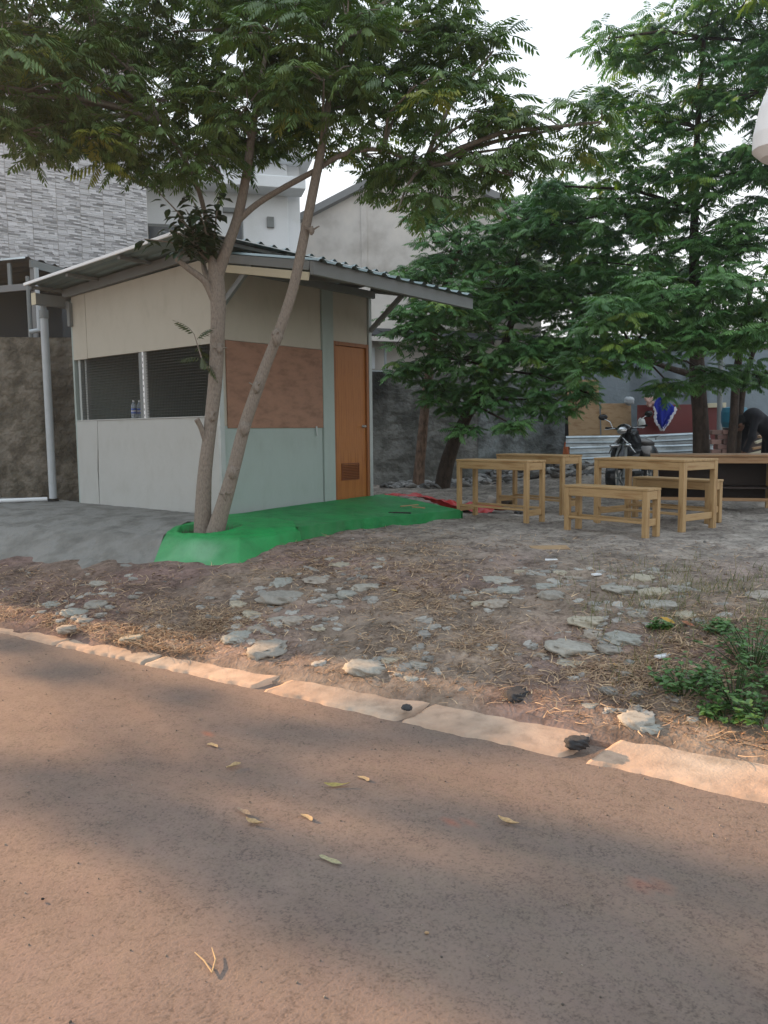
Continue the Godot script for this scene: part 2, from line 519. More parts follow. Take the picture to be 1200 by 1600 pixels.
func build_ground() -> void:
	# everything beyond the street: one sheet to the horizon
	var far := MB.new()
	far.grid(2, 2, func(u: float, w: float): return [Vector3(-220 + 440 * u, -0.06, -220 + 440 * w), Color.WHITE])
	tag(obj("ground", far, M.far_ground), "bare earth around the street and houses", "", "", "structure")
	# the street, dusty brown asphalt
	var rd := MB.new()
	var stains := [[0.27, -2.96, 0.055, 0.018], [0.85, -2.51, 0.075, 0.022], [-0.9, -3.9, 0.05, 0.02]]
	var shade := func(x: float, z: float) -> Color:
		var k := 1.0 + 0.16 * nz.get_noise_2d(x * 14, z * 14) + 0.12 * nz.get_noise_2d(x * 70, z * 70) + 0.08 * nz.get_noise_2d(x * 300, z * 300)
		var warm := 0.5 + 0.5 * nz.get_noise_2d(x * 9 + 400, z * 9)
		var edge := smooth(0.9, 0.0, -behind(x, z))
		var c := Color(0.168, 0.134, 0.113).lerp(Color(0.19, 0.134, 0.109), warm) * k
		c = c.lerp(Color(0.2, 0.148, 0.118), edge * 0.5)
		for s in stains:
			var q := Vector2((x - s[0]) / s[2], (z - s[1]) / s[3]).length() + 0.5 * nz.get_noise_2d(x * 900, z * 900)
			c = c.lerp(Color(0.36, 0.11, 0.06), 0.6 * smooth(1.3, 0.3, q))
		return Color(c.r, c.g, c.b)
	var st := func(s: float, b: float) -> Vector3: # street coordinates to the world
		return Vector3(-0.6 + s * 0.86 - b * 0.511 * -1.0, 0, -4.75 + s * 0.511 - b * 0.86)
	# far stretches left and right, coarse
	for part in [[-45.0, -7.0, 8, 10], [7.0, 45.0, 8, 10]]:
		rd.grid(part[2] * 4, part[3], func(u: float, w: float):
			var p: Vector3 = st.call(lerpf(part[0], part[1], u), lerpf(0.06, -7.5, w))
			return [p, shade.call(p.x, p.z)])
	rd.grid(230, 200, func(u: float, w: float):
		var p: Vector3 = st.call(lerpf(-7.0, 7.0, u), lerpf(0.06, -7.5, pow(w, 1.25)))
		p.y = 0.006 * nz.get_noise_2d(p.x * 45, p.z * 45) * smooth(0.0, 0.3, w) * smooth(1.0, 0.9, w)
		return [p, shade.call(p.x, p.z)])
	tag(obj("road", rd, M.road), "reddish brown dusty asphalt road in the foreground", "", "", "structure")
	# the yard
	var yd := MB.new()
	yd.grid(230, 250, func(u: float, w: float):
		var s := lerpf(-9.0, 13.0, u)
		var b := pow(w, 1.5) * 23.1 - 0.1
		var p: Vector3 = st.call(s, b)
		var h := yard_h(p.x, p.z) - 0.05 * smooth(0.02, -0.1, b) + 0.014 + 0.02 * nz.get_noise_1d(s * 150) * smooth(0.25, 0.0, b)
		if w == 0.0: h -= 0.06
		p.y = h
		var rough := nz.get_noise_2d(p.x * 45 + 90, p.z * 45)
		var red := smooth(-0.25, 0.5, nz.get_noise_2d(p.x * 18 + 10, p.z * 18)) * smooth(5.0, 1.5, b)
		var grey := smooth(1.5, 4.5, b) * smooth(-3.0, 1.5, p.x)
		var c := Color(0.29, 0.225, 0.175).lerp(Color(0.29, 0.2, 0.175), red).lerp(Color(0.35, 0.32, 0.285), grey * 0.8)
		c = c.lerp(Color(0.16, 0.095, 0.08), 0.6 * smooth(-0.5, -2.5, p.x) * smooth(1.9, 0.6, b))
		c *= 1.0 + 0.4 * rough + 0.35 * nz.get_noise_2d(p.x * 150, p.z * 150)
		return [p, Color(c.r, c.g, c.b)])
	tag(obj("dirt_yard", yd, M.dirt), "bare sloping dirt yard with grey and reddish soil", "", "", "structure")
	# kerb of worn cast slabs; each slab is a piece of it
	var kerb := thing("kerb", "worn concrete kerb strip between road and dirt yard", "")
	kerb.set_meta("kind", "structure")
	var joints := [-9.0, -6.9, -4.6, -3.2, -1.97, -1.04, -0.06, 0.93, 1.87, 3.0, 4.3, 6.0, 8.0]
	for i in joints.size() - 1:
		var a: float = joints[i]
		var b: float = joints[i + 1]
		var gap0 := 0.006 if i != 6 else 0.055
		var gap1 := 0.006 if i != 5 else 0.02
		if i == 7: gap1 = 0.05
		if i == 8: gap0 = 0.05
		var kb := MB.new()
		var tint := rng.randf_range(0.9, 1.08)
		var n1 := 56
		var n2 := 14
		var slope := rng.randf_range(-0.006, 0.006)
		kb.grid(n1, n2, func(u: float, w: float):
			var ragged := (0.03 * nz.get_noise_1d(w * 60 + i * 31))
			var s := lerpf(a + gap0 + (ragged if u < 0.5 else 0.0) + w * 0.12, b - gap1 + (ragged if u > 0.5 else 0.0) + w * 0.12, u)
			var front := -0.25 - 0.045 * clampf(s, -3.0, 4.0) + 0.03 * nz.get_noise_1d(s * 55) + 0.015 * nz.get_noise_1d(s * 300)
			var p: Vector3 = st.call(s, lerpf(front, 0.09 + 0.03 * nz.get_noise_1d(s * 80 + 70), w))
			var y := 0.012 + 0.04 * w + slope * 0.4 + 0.0025 * nz.get_noise_2d(p.x * 120, p.z * 120)
			var rim := minf(minf(u * n1, (1 - u) * n1), minf(w * n2, (1 - w) * n2))
			if rim < 0.5: y -= 0.035
			p.y = y
			var k := tint * (1.0 + 0.22 * nz.get_noise_2d(p.x * 60, p.z * 60) + 0.15 * nz.get_noise_2d(p.x * 240, p.z * 240))
			var dusty := smooth(-0.3, 0.4, nz.get_noise_2d(p.x * 25, p.z * 25 + 60))
			var c := Color(0.47, 0.33, 0.24).lerp(Color(0.38, 0.32, 0.26), dusty) * k
			return [p, Color(c.r, c.g, c.b)])
		obj("kerb_slab", kb, M.kerb, kerb)
	# soil that shows in the kerb's joints
	var js := MB.new()
	js.grid(60, 2, func(u: float, w: float):
		var p: Vector3 = st.call(lerpf(-9, 8, u), lerpf(-0.08, 0.08, w))
		p.y = 0.016
		return [p, Color(0.07, 0.055, 0.045)])
	obj("joint_soil", js, M.dirt, kerb)

func build_apron() -> void:
	# grey concrete that slopes from the hut down to the dirt
	var back := [Vector3(-8.2, 0.6, -12.4), Vector3(-4.9, 0.6, -11.6), Vector3(-4.07, 0.6, -10.75), Vector3(-2.9, 0.6, -9.78), Vector3(-1.85, 0.6, -8.8)]
	var crest := [Vector3(-8.2, 0.6, -9.6), Vector3(-5.4, 0.6, -8.75), Vector3(-4.1, 0.6, -8.6), Vector3(-3.2, 0.6, -8.4), Vector3(-2.1, 0.6, -7.7)]
	var foot := [Vector3(-7.2, 0.1, -8.9), Vector3(-4.6, 0.17, -8.1), Vector3(-3.7, 0.22, -7.7), Vector3(-2.72, 0.225, -7.12), Vector3(-2.11, 0.27, -7.1)]
	var ap := MB.new()
	ap.grid(110, 70, func(u: float, w: float):
		var a := path_lerp(back, u)
		var b := path_lerp(crest, u)
		var d := path_lerp(foot, u) + Vector3(0.0, 0, 0.035 * nz.get_noise_1d(u * 260) + 0.015 * nz.get_noise_1d(u * 900))
		var p := a.lerp(b, w / 0.45) if w < 0.45 else b.lerp(d, (w - 0.45) / 0.55)
		# round the crest and roughen the render
		p.y -= 0.05 * exp(-pow((w - 0.45) / 0.08, 2.0))
		p.y += 0.022 * nz.get_noise_2d(p.x * 55, p.z * 55) * smooth(0.02, 0.2, w) + 0.006 * nz.get_noise_2d(p.x * 200, p.z * 200)
		return [p, Color.WHITE])
	tag(obj("concrete_apron", ap, M.concrete), "grey sloping concrete apron left of the tree", "", "", "structure")
	# green painted part: the mound round the tree and the slab before the door
	var gp := thing("green_platform", "bright green painted concrete platform in front of the hut door", "")
	gp.set_meta("kind", "structure")
	var gb := [Vector3(-1.85, 0.597, -8.8), Vector3(-1.75, 0.602, -8.85), Vector3(-1.62, 0.608, -8.95), Vector3(-1.4, 0.606, -8.75), Vector3(-1.15, 0.6, -8.45), Vector3(-0.95, 0.59, -8.25)]
	var gc := [Vector3(-2.1, 0.6, -7.7), Vector3(-1.87, 0.6, -7.42), Vector3(-1.6, 0.6, -7.37), Vector3(-1.33, 0.6, -7.34), Vector3(-1.05, 0.585, -7.6), Vector3(-0.85, 0.565, -7.93)]
	var gf := [Vector3(-2.11, 0.27, -7.1), Vector3(-1.93, 0.29, -7.05), Vector3(-1.62, 0.3, -6.98), Vector3(-1.27, 0.31, -6.83), Vector3(-1.05, 0.36, -7.36), Vector3(-0.82, 0.41, -7.9)]
	var mo := MB.new()
	mo.grid(120, 110, func(u: float, w: float):
		var p := path_lerp(gb, u).lerp(path_lerp(gc, u), w / 0.62) if w < 0.62 else path_lerp(gc, u).lerp(path_lerp(gf, u), (w - 0.62) / 0.38)
		if w > 0.9: p += Vector3(0, 0, 0.03 * nz.get_noise_1d(u * 260) * (w - 0.9) * 10)
		p.y -= 0.035 * exp(-pow((w - 0.62) / 0.06, 2.0))
		var k := 1.0 + 0.1 * nz.get_noise_2d(p.x * 60, p.z * 60)
		var worn := smooth(-0.1, 0.5, nz.get_noise_2d(p.x * 40 + 7, p.z * 40)) * smooth(0.66, 0.8, w) * smooth(0.75, 0.3, u)
		var c := Color(0.014, 0.28, 0.07).lerp(Color(0.17, 0.40, 0.22), clampf(0.35 * smooth(0.6, 0.75, w) * smooth(0.8, 0.4, u) + 0.75 * worn, 0, 1)) * k
		# planting hole round the trunks
		var e := Vector2((p.x + 1.69) / 0.30, (p.z + 7.7) / 0.26).length() + 0.06 * nz.get_noise_2d(p.x * 200, p.z * 200)
		p.y += 0.012 * exp(-pow((e - 1.06) / 0.06, 2.0))
		if e < 1.0:
			p.y -= 0.07 * smooth(1.0, 0.9, e)
			c = Color(0.06, 0.045, 0.035) if e < 0.93 else c * 0.9
		p.y += 0.008 * nz.get_noise_2d(p.x * 90, p.z * 90)
		return [p, Color(c.r, c.g, c.b)])
	obj("mound", mo, M.green, gp)
	var sl := MB.new()
	sl.col = Color(0.017, 0.235, 0.06)
	var gbk := [Vector3(-1.66, 0.606, -8.86), Vector3(-1.3, 0.62, -9.4), Vector3(-0.7, 0.635, -10.14), Vector3(-0.1, 0.645, -10.95), Vector3(0.02, 0.645, -11.1)]
	var gfr := [Vector3(-0.86, 0.567, -7.92), Vector3(-0.4, 0.56, -8.55), Vector3(-0.05, 0.556, -8.9), Vector3(0.35, 0.552, -9.22), Vector3(0.93, 0.55, -9.68)]
	var tone := func(p: Vector3) -> Color:
		var k := 1.0 + 0.14 * nz.get_noise_2d(p.x * 50, p.z * 50) + 0.1 * nz.get_noise_2d(p.x * 220, p.z * 220)
		var dust := 0.16 * smooth(0.0, 0.6, nz.get_noise_2d(p.x * 30 + 5, p.z * 30)) + 0.15 * smooth(0.25, 0.6, nz.get_noise_2d(p.x * 160 + 5, p.z * 160))
		var c := (Color(0.009, 0.235, 0.06) * k).lerp(Color(0.13, 0.21, 0.13), dust)
		return Color(c.r, c.g, c.b)
	var rim := func(u: float) -> Vector3:
		var q := path_lerp(gfr, u)
		return q + Vector3(0.57, 0, 0.6) * 0.012 * nz.get_noise_1d(u * 260)
	sl.grid(90, 40, func(u: float, w: float):
		var p := path_lerp(gbk, u).lerp(rim.call(u), w)
		p.y += 0.005 * nz.get_noise_2d(p.x * 90, p.z * 90) * smooth(1.0, 0.9, w)
		return [p, tone.call(p)])
	obj("slab", sl, M.green, gp)
	sl = MB.new()
	sl.grid(90, 8, func(u: float, w: float):
		var p: Vector3 = rim.call(u)
		p.y = lerpf(p.y, ground_h(p.x, p.z) - 0.05, w)
		p += Vector3(0.01, 0, 0.012) * w + Vector3(0.57, 0, 0.6) * 0.01 * nz.get_noise_2d(u * 300, w * 30) * smooth(0.0, 0.2, w)
		return [p, tone.call(p) * 0.9], Vector3(0.57, 0, 0.6))
	obj("slab_front", sl, M.green, gp)
	# end face of the slab towards the far right
	var se := MB.new()
	se.col = Color(0.017, 0.235, 0.06)
	se.quad(Vector3(0.03, 0.64, -11.1), Vector3(0.955, 0.535, -9.66), Vector3(0.955, 0.36, -9.66), Vector3(0.03, 0.36, -11.1), Vector3(0.8, 0, -0.5))
	obj("slab_end", se, M.green, gp)

# ---------------------------------------------------------------- the hut
# own axes: x along the door side, z outwards from the door side, the window side is x = 0
func build_hut() -> void:
	var h := thing("hut", "small grey panel hut with wire mesh window, plywood shutter and orange door", "hut", Vector3(-1.79, 0.60, -8.86), deg_to_rad(51))
	var L := -2.93
	var top := func(z: float) -> float: return 2.81 + 0.11 * z / 2.93
	# window side: two lower boards with a split between them
	var m := MB.new()
	m.prism([Vector3(0, 0.0, 0), Vector3(0, 1.085, 0), Vector3(0, 1.085, -2.44), Vector3(0, 0.82, -2.445), Vector3(0, 0.45, -2.46), Vector3(0, 0.08, -2.47), Vector3(0, -0.02, -2.47)], Vector3(-1, 0, 0), 0.05)
	obj("lower_panel", m, M.panel, h)
	m = MB.new()
	m.prism([Vector3(-0.004, -0.02, -2.476), Vector3(-0.004, 0.08, -2.476), Vector3(-0.004, 0.45, -2.487), Vector3(-0.004, 0.82, -2.45), Vector3(-0.004, 1.085, -2.443), Vector3(-0.004, 1.085, L), Vector3(-0.004, -0.02, L)], Vector3(-1, 0, 0), 0.05)
	obj("lower_panel", m, M.panel, h)
	m = MB.new()
	m.prism([Vector3(0, 1.89, 0), Vector3(0, top.call(0), 0), Vector3(0, top.call(-2.6), -2.6), Vector3(0, 1.89, -2.6)], Vector3(-1, 0, 0), 0.05)
	obj("upper_panel", m, M.panel_tan, h)
	m = MB.new()
	m.prism([Vector3(-0.003, 1.885, -2.603), Vector3(-0.003, top.call(-2.6), -2.603), Vector3(-0.003, top.call(L), L), Vector3(-0.003, 1.885, L)], Vector3(-1, 0, 0), 0.05)
	obj("upper_panel", m, M.panel_tan, h)
	# studs and wire mesh in the opening
	for s in [[-2.86, 0.045, 0.03], [-2.76, 0.035, 0.06], [-1.40, 0.03, 0.0], [-0.06, 0.04, 0.02]]:
		m = MB.new()
		m.bx(-0.002 + s[2], 0.055 + s[2], 1.086, 1.889, s[0] - s[1] / 2, s[0] + s[1] / 2, 0.002)
		obj("stud", m, M.bright_metal if s[0] > -2.0 else M.steel, h)
	m = MB.new()
	m.bx(0.01, 0.07, 1.086, 1.889, -1.50, -1.418, 0.002)
	obj("stud", m, M.grey_paint, h)
	m = MB.new()
	for i in 11:
		m.bx(-0.004, 0.0, 1.12 + 0.07 * i, 1.145 + 0.07 * i, -1.404, -1.396, 0.0)
	tag(obj("stud_slots", m, M.dark, h), "", "", "", "stuff")
	m = MB.new()
	for i in 24:
		m.bx(0.03, 0.034, 1.1 + 0.033 * i, 1.104 + 0.033 * i, -2.84, -0.08, 0.0)
	for i in 92:
		m.bx(0.034, 0.036, 1.087, 1.887, -2.84 + 0.03 * i, -2.838 + 0.03 * i, 0.0)
	tag(obj("wire_mesh", m, M.wire, h), "", "", "", "stuff")
	m = MB.new()
	m.bx(-0.012, 0.2, 1.086, 1.1, -2.9, -0.02)
	obj("sill", m, M.panel, h)
	# door side
	m = MB.new()
	m.bx(0.052, 1.63, -0.02, 0.985, -0.04, 0.0)
	obj("lower_panel", m, M.panel_green, h)
	m = MB.new()
	m.bx(0.052, 1.63, 1.93, 2.76, -0.04, 0.0)
	obj("upper_panel", m, M.panel_tan, h)
	m = MB.new()
	m.bx(0.10, 1.635, 0.962, 1.925, -0.005, 0.014, 0.002)
	obj("plywood_shutter", m, M.plywood, h)
	m = MB.new()
	m.bx(0.052, 1.63, 0.986, 1.929, -0.04, -0.006)
	obj("backing_panel", m, M.panel_tan, h)
	m = MB.new()
	m.tube([Vector3(1.5, 0.98, 0.022), Vector3(1.5, 0.9, 0.026), Vector3(1.505, 0.86, 0.03)], [0.012, 0.009, 0.011], 6)
	obj("shutter_hook", m, M.steel, h)
	m = MB.new()
	m.bx(1.637, 1.84, -0.02, 2.74, -0.04, 0.024)
	obj("pilaster", m, M.panel_green, h)
	m = MB.new()
	m.bx(1.85, 2.54, 2.06, 2.74, -0.045, -0.01)
	obj("upper_panel", m, M.panel_tan, h)
	# door with its frame
	var fr := MB.new()
	fr.bx(1.842, 1.886, 0.02, 2.06, -0.06, 0.012)
	fr.bx(2.496, 2.54, 0.02, 2.06, -0.06, 0.012)
	fr.bx(1.886, 2.496, 2.01, 2.058, -0.06, 0.012)
	obj("door_frame", fr, M.door_frame, h)
	m = MB.new()
	m.bx(1.889, 2.493, 0.03, 2.008, -0.055, -0.018)
	var door := obj("door", m, M.door, h)
	m = MB.new()
	for i in 9:
		m.box(Vector3(0.33, 0.017, 0.008), Transform3D(Basis(Vector3.RIGHT, 0.5), Vector3(2.17, 0.30 + 0.021 * i, -0.014)), 0.001)
	m.bx(1.995, 2.345, 0.278, 0.29, -0.018, -0.008, 0.001)
	m.bx(1.995, 2.345, 0.487, 0.499, -0.018, -0.008, 0.001)
	m.bx(1.995, 2.007, 0.2901, 0.4869, -0.018, -0.008, 0.001)
	m.bx(2.333, 2.345, 0.2901, 0.4869, -0.018, -0.008, 0.001)
	obj("vent_grille", m, M.vent, door)
	m = MB.new()
	m.tube([Vector3(2.44, 0.98, -0.018), Vector3(2.44, 0.98, 0.03)], [0.022, 0.014], 10)
	m.tube([Vector3(2.44, 0.98, 0.028), Vector3(2.36, 0.978, 0.034)], [0.009, 0.007], 8)
	obj("handle", m, M.steel, door)
	# corner and end posts of bent steel
	m = MB.new()
	m.bx(-0.006, 0.05, 0.0, 2.78, -0.006, 0.012, 0.002)
	m.bx(-0.012, -0.0065, 0.0, 2.78, -0.03, 0.012, 0.001)
	obj("corner_post", m, M.steel, h)
	m = MB.new()
	m.bx(2.545, 2.605, 0.0, 2.76, -0.05, 0.015, 0.002)
	obj("end_post", m, M.steel, h)
	# walls one sees only from within or from the side, and the floor
	m = MB.new()
	m.bx(2.561, 2.6, -0.02, 2.74, L, -0.051)
	obj("end_wall", m, M.panel_green, h)
	m = MB.new()
	m.bx(0.0, 2.56, -0.02, 2.66, L - 0.04, L - 0.002)
	obj("rear_wall", m, M.panel_green, h)
	m = MB.new()
	m.bx(0.05, 2.56, -0.03, 0.012, L, -0.05)
	obj("floor", m, M.concrete, h)
	# main roof of ribbed sheets that rises towards the door side
	var ry := func(z: float) -> float: return 2.95 + 0.045 * z
	var x0 := -0.5
	for k in 4:
		m = MB.new()
		var xa := x0 + 0.8 * k
		for side in 2:
			m.grid(32, 1, func(u: float, w: float):
				var x := xa + 0.8 * u
				var z := lerpf(-3.14, 0.25, w)
				var q := fposmod(x * 5.0, 1.0)
				var rib := 0.028 * smooth(0.0, 0.12, q) * smooth(0.42, 0.3, q)
				return [Vector3(x, ry.call(z) + 0.004 + rib + 0.0015 * side + 0.0005 * k, z), Color.WHITE])
		obj("roof_sheet", m, M.roof_metal, h)
	m = MB.new()
	m.bar(Vector3(-0.512, ry.call(-3.15) + 0.012, -3.15), Vector3(-0.512, ry.call(0.25) + 0.012, 0.25), 0.022, 0.035)
	obj("roof_edge_trim", m, M.bright_metal, h)
	m = MB.new()
	m.bx(-0.5, 2.7, ry.call(0.25) - 0.006, ry.call(0.25) + 0.003, 0.2501, 0.262, 0.001)
	obj("upper_edge_trim", m, M.bright_metal, h)
	m = MB.new()
	m.tube([Vector3(-0.45, 3.03, -0.35), Vector3(1.55, 3.03, -0.35)], [0.022, 0.022], 8)
	obj("ridge_rod", m, M.grey_paint, h)
	# rafters and purlins of grey tube
	for x in [-0.03, 0.9, 1.8, 2.55]:
		m = MB.new()
		m.bar(Vector3(x, ry.call(-3.06) - 0.065, -3.06), Vector3(x, ry.call(0.2) - 0.065, 0.2), 0.05, 0.11)
		obj("rafter", m, M.grey_paint, h)
	for z in [-3.08, -2.2, -1.1, 0.12]:
		m = MB.new()
		var yy: float = ry.call(z) - 0.025
		m.bx(-0.47, 2.66, yy - 0.02, yy + 0.02, z - 0.025, z + 0.025)
		obj("purlin", m, M.grey_paint, h)
	m = MB.new()
	m.bx(-0.44, 2.6, 2.57, 2.71, -3.10, -3.01)
	var eb := obj("eave_beam", m, M.grey_paint, h)
	m = MB.new()
	m.bx(-0.449, -0.4405, 2.565, 2.715, -3.11, -3.0)
	obj("beam_end", m, M.pale_wood, eb)
	m = MB.new()
	m.bar(Vector3(-0.02, 2.6, -3.005), Vector3(-0.02, 2.6, -2.95), 0.05, 0.1)
	m.bar(Vector3(-0.03, 2.32, -2.93), Vector3(-0.03, 2.62, -2.93), 0.05, 0.06)
	obj("eave_bracket", m, M.grey_paint, h)
	# awning over the door side
	var ay := func(z: float) -> float: return 2.77 - 0.28 * z / 1.45
	for k in 3:
		m = MB.new()
		var xb := -0.03 + 0.96 * k
		for side in 2:
			m.grid(40, 1, func(u: float, w: float):
				var x := xb + 0.96 * u
				var z := lerpf(0.03, 1.53, w)
				var q := fposmod(x * 4.2, 1.0)
				var rib := 0.03 * smooth(0.0, 0.12, q) * smooth(0.45, 0.33, q)
				return [Vector3(x, ay.call(z) + 0.07 + rib + 0.0015 * side + 0.0005 * k, z), Color.WHITE])
		obj("awning_sheet", m, M.roof_metal, h)
	m = MB.new()
	m.bar(Vector3(-0.02, ay.call(1.45), 1.45), Vector3(2.82, ay.call(1.45) - 0.02, 1.45), 0.05, 0.13)
	obj("awning_beam", m, M.grey_paint, h)
	for x in [0.0, 1.3, 2.6]:
		m = MB.new()
		m.bar(Vector3(x, ay.call(0.02) + 0.02, 0.02), Vector3(x, ay.call(1.42) + 0.02, 1.42), 0.05, 0.09)
		obj("awning_rafter", m, M.grey_paint, h)
	m = MB.new()
	m.bx(0.02, 2.6, 2.66, 2.75, 0.045, 0.09)
	obj("awning_ledger", m, M.grey_paint, h)
	m = MB.new()
	m.bar(Vector3(-0.03, ay.call(0.1) - 0.085, 0.1), Vector3(-0.03, ay.call(1.42) - 0.085, 1.42), 0.022, 0.08)
	obj("pale_batten", m, M.pale_wood, h)
	for x in [0.015, 2.57]:
		m = MB.new()
		m.bar(Vector3(x, 2.24, 0.02), Vector3(x, 2.64, 0.56), 0.045, 0.05)
		m.bar(Vector3(x - 0.024, 2.27, 0.02), Vector3(x - 0.024, 2.67, 0.56), 0.004, 0.012, 0.0)
		obj("awning_brace", m, M.grey_paint, h)
	# two water bottles on the ledge
	var hx := h.transform
	for k in 2:
		var p: Vector3 = hx * Vector3(0.065 + 0.085 * k, 1.1, -1.72 + 0.0 * k)
		var b := thing("water_bottle", ["clear plastic water bottle with blue label, nearer on the hut window ledge", "second plastic water bottle standing just behind the first on the ledge"][k], "bottle", p, 0.0, "water bottles on the window ledge")
		var lb := MB.new()
		lb.lathe([Vector2(0, 0), Vector2(0.03, 0), Vector2(0.033, 0.01), Vector2(0.033, 0.15), Vector2(0.028, 0.175), Vector2(0.012, 0.2), Vector2(0.012, 0.215)], 14, Transform3D())
		obj("body", lb, M.bottle, b)
		lb = MB.new()
		lb.lathe([Vector2(0.0336, 0.06), Vector2(0.0336, 0.125)], 14, Transform3D())
		lb.col = Color(0.7, 0.75, 0.8)
		var lc := obj("label", lb, mat("bottle_label", lin(0.03, 0.1, 0.42), 0.4), b)
		lb = MB.new()
		lb.lathe([Vector2(0.0338, 0.085), Vector2(0.0338, 0.1)], 14, Transform3D())
		obj("label_band", lb, M.white_paint, lc)
		lb = MB.new()
		lb.lathe([Vector2(0.0145, 0.203), Vector2(0.0145, 0.225), Vector2(0, 0.225)], 12, Transform3D())
		obj("cap", lb, M.white_paint, b)

func build_pipes() -> void:
	var m := MB.new()
	var p := thing("drain_pipe", "grey upright plastic drain pipe at the left corner of the hut", "pipe", Vector3(-4.55, 0.6, -10.98))
	m.tube([Vector3(0, 0, 0), Vector3(0, 2.55, 0)], [0.052, 0.052], 14)
	obj("pipe", m, M.pvc, p)
	m = MB.new()
	m.tube([Vector3(0, 2.47, 0), Vector3(0, 2.58, 0)], [0.06, 0.06], 14)
	m.tube([Vector3(0, 2.58, 0), Vector3(0.0, 2.66, 0.0), Vector3(0.05, 2.7, 0.05)], [0.04, 0.035, 0.03], 10)
	obj("collar", m, M.grey_paint, p)
	m = MB.new()
	m.tube([Vector3(0, 0.0, 0), Vector3(0, 0.04, 0)], [0.075, 0.07], 14)
	obj("foot", m, M.rubber, p)
	m = MB.new()
	m.tube([Vector3(-5.7, 0.63, -10.62), Vector3(-5.1, 0.635, -10.75), Vector3(-4.62, 0.635, -10.95)], [0.028, 0.028, 0.028], 10)
	tag(obj("floor_pipe", m, M.white_paint), "thin white pipe lying along the top of the concrete apron", "pipe")
	m = MB.new()
	m.tube([Vector3(-4.86, 2.98, -11.55), Vector3(-4.86, 3.85, -11.55)], [0.032, 0.032], 10)
	m.tube([Vector3(-4.86, 2.99, -11.55), Vector3(-4.98, 2.96, -11.5)], [0.032, 0.032], 10)
	tag(obj("vent_pipe", m, M.pvc), "short pale pipe rising above the rough concrete wall", "pipe")
	m = MB.new()
	m.tube([Vector3(-5.02, 2.9, -11.62), Vector3(-5.02, 3.75, -11.62)], [0.028, 0.028], 8)
	tag(obj("dark_pipe", m, M.grey_paint), "thin dark grey pipe just left of the pale pipe on the wall", "pipe")

# ---------------------------------------------------------------- walls and neighbouring houses
func stained(p0: Vector3, p1: Vector3, h0: float, h1: float, base: Color, seed_x: float, dark: float, thick := 0.15) -> MB:
	# masonry wall from p0 to p1 with damp stains that run down it
	var m := MB.new()
	var d := (p1 - p0).normalized()
	var o := Vector3(-d.z, 0, d.x)
	var len := p0.distance_to(p1)
	for side in 2:
		m.grid(int(len * 14), 40, func(u: float, w: float):
			var p := p0.lerp(p1, u) + Vector3(0, lerpf(0.0, lerpf(h0, h1, u), w), 0) - o * thick * side
			var x := u * len + seed_x
			var run := smooth(0.05, 0.5, nz.get_noise_2d(x * 30, w * 6.0)) * smooth(-0.1, 0.9, w + 0.5 * nz.get_noise_2d(x * 40, w * 30))
			var foot := smooth(0.25, 0.0, w + 0.2 * nz.get_noise_2d(x * 30 + 9, w * 30))
			var blotch := smooth(0.1, 0.5, nz.get_noise_2d(x * 22 + 33, w * 44))
			var k := 1.0 - dark * clampf(run + 0.6 * foot + 0.35 * blotch, 0, 1)
			var c := base * k
			p += o * 0.012 * nz.get_noise_2d(x * 60, w * 120)
			return [p, Color(c.r, c.g, c.b)], o * (1 - 2 * side))
	m.col = base * 0.8
	m.col.a = 1.0
	m.quad(p0 + Vector3(0, h0, 0), p1 + Vector3(0, h1, 0), p1 + Vector3(0, h1, 0) - o * thick, p0 + Vector3(0, h0, 0) - o * thick, Vector3.UP)
	m.quad(p0, p0 + Vector3(0, h0, 0), p0 + Vector3(0, h0, 0) - o * thick, p0 - o * thick, -d)
	m.quad(p1, p1 + Vector3(0, h1, 0), p1 + Vector3(0, h1, 0) - o * thick, p1 - o * thick, d)
	return m

func build_walls() -> void:
	tag(obj("rough_wall", stained(Vector3(-9.5, 0.2, -11.25), Vector3(-3.7, 0.2, -11.95), 2.72, 2.72, Color(0.2, 0.18, 0.15), 3.0, 0.62), M.rough_wall), "rough stained cement wall left of the hut behind the drain pipe", "wall")
	tag(obj("block_wall", stained(Vector3(-2.2, 0.1, -15.3), Vector3(2.0, 0.1, -16.98), 2.6, 2.6, Color(0.23, 0.235, 0.225), 40.0, 0.9), M.rough_wall), "damp stained grey block wall behind the leaning pale trunk", "wall")
	tag(obj("cement_wall", stained(Vector3(2.01, 0.1, -17.0), Vector3(4.3, 0.1, -17.9), 2.6, 2.6, Color(0.27, 0.3, 0.31), 70.0, 0.35), M.rough_wall), "paler bluish cement wall between the damp block wall and the corner post", "wall")
	tag(obj("blue_grey_wall", stained(Vector3(4.25, 0.1, -17.75), Vector3(17.0, 0.1, -17.6), 3.1, 3.1, Color(0.2, 0.24, 0.27), 90.0, 0.4), M.blue_grey), "plain blue grey wall behind the zinc sheets and boards", "wall")

func slab_poly(called: String, pts: Array, out: Vector3, thick: float, material: Material, parent: Node) -> MeshInstance3D:
	var m := MB.new()
	m.prism(pts, out, thick)
	return obj(called, m, material, parent)

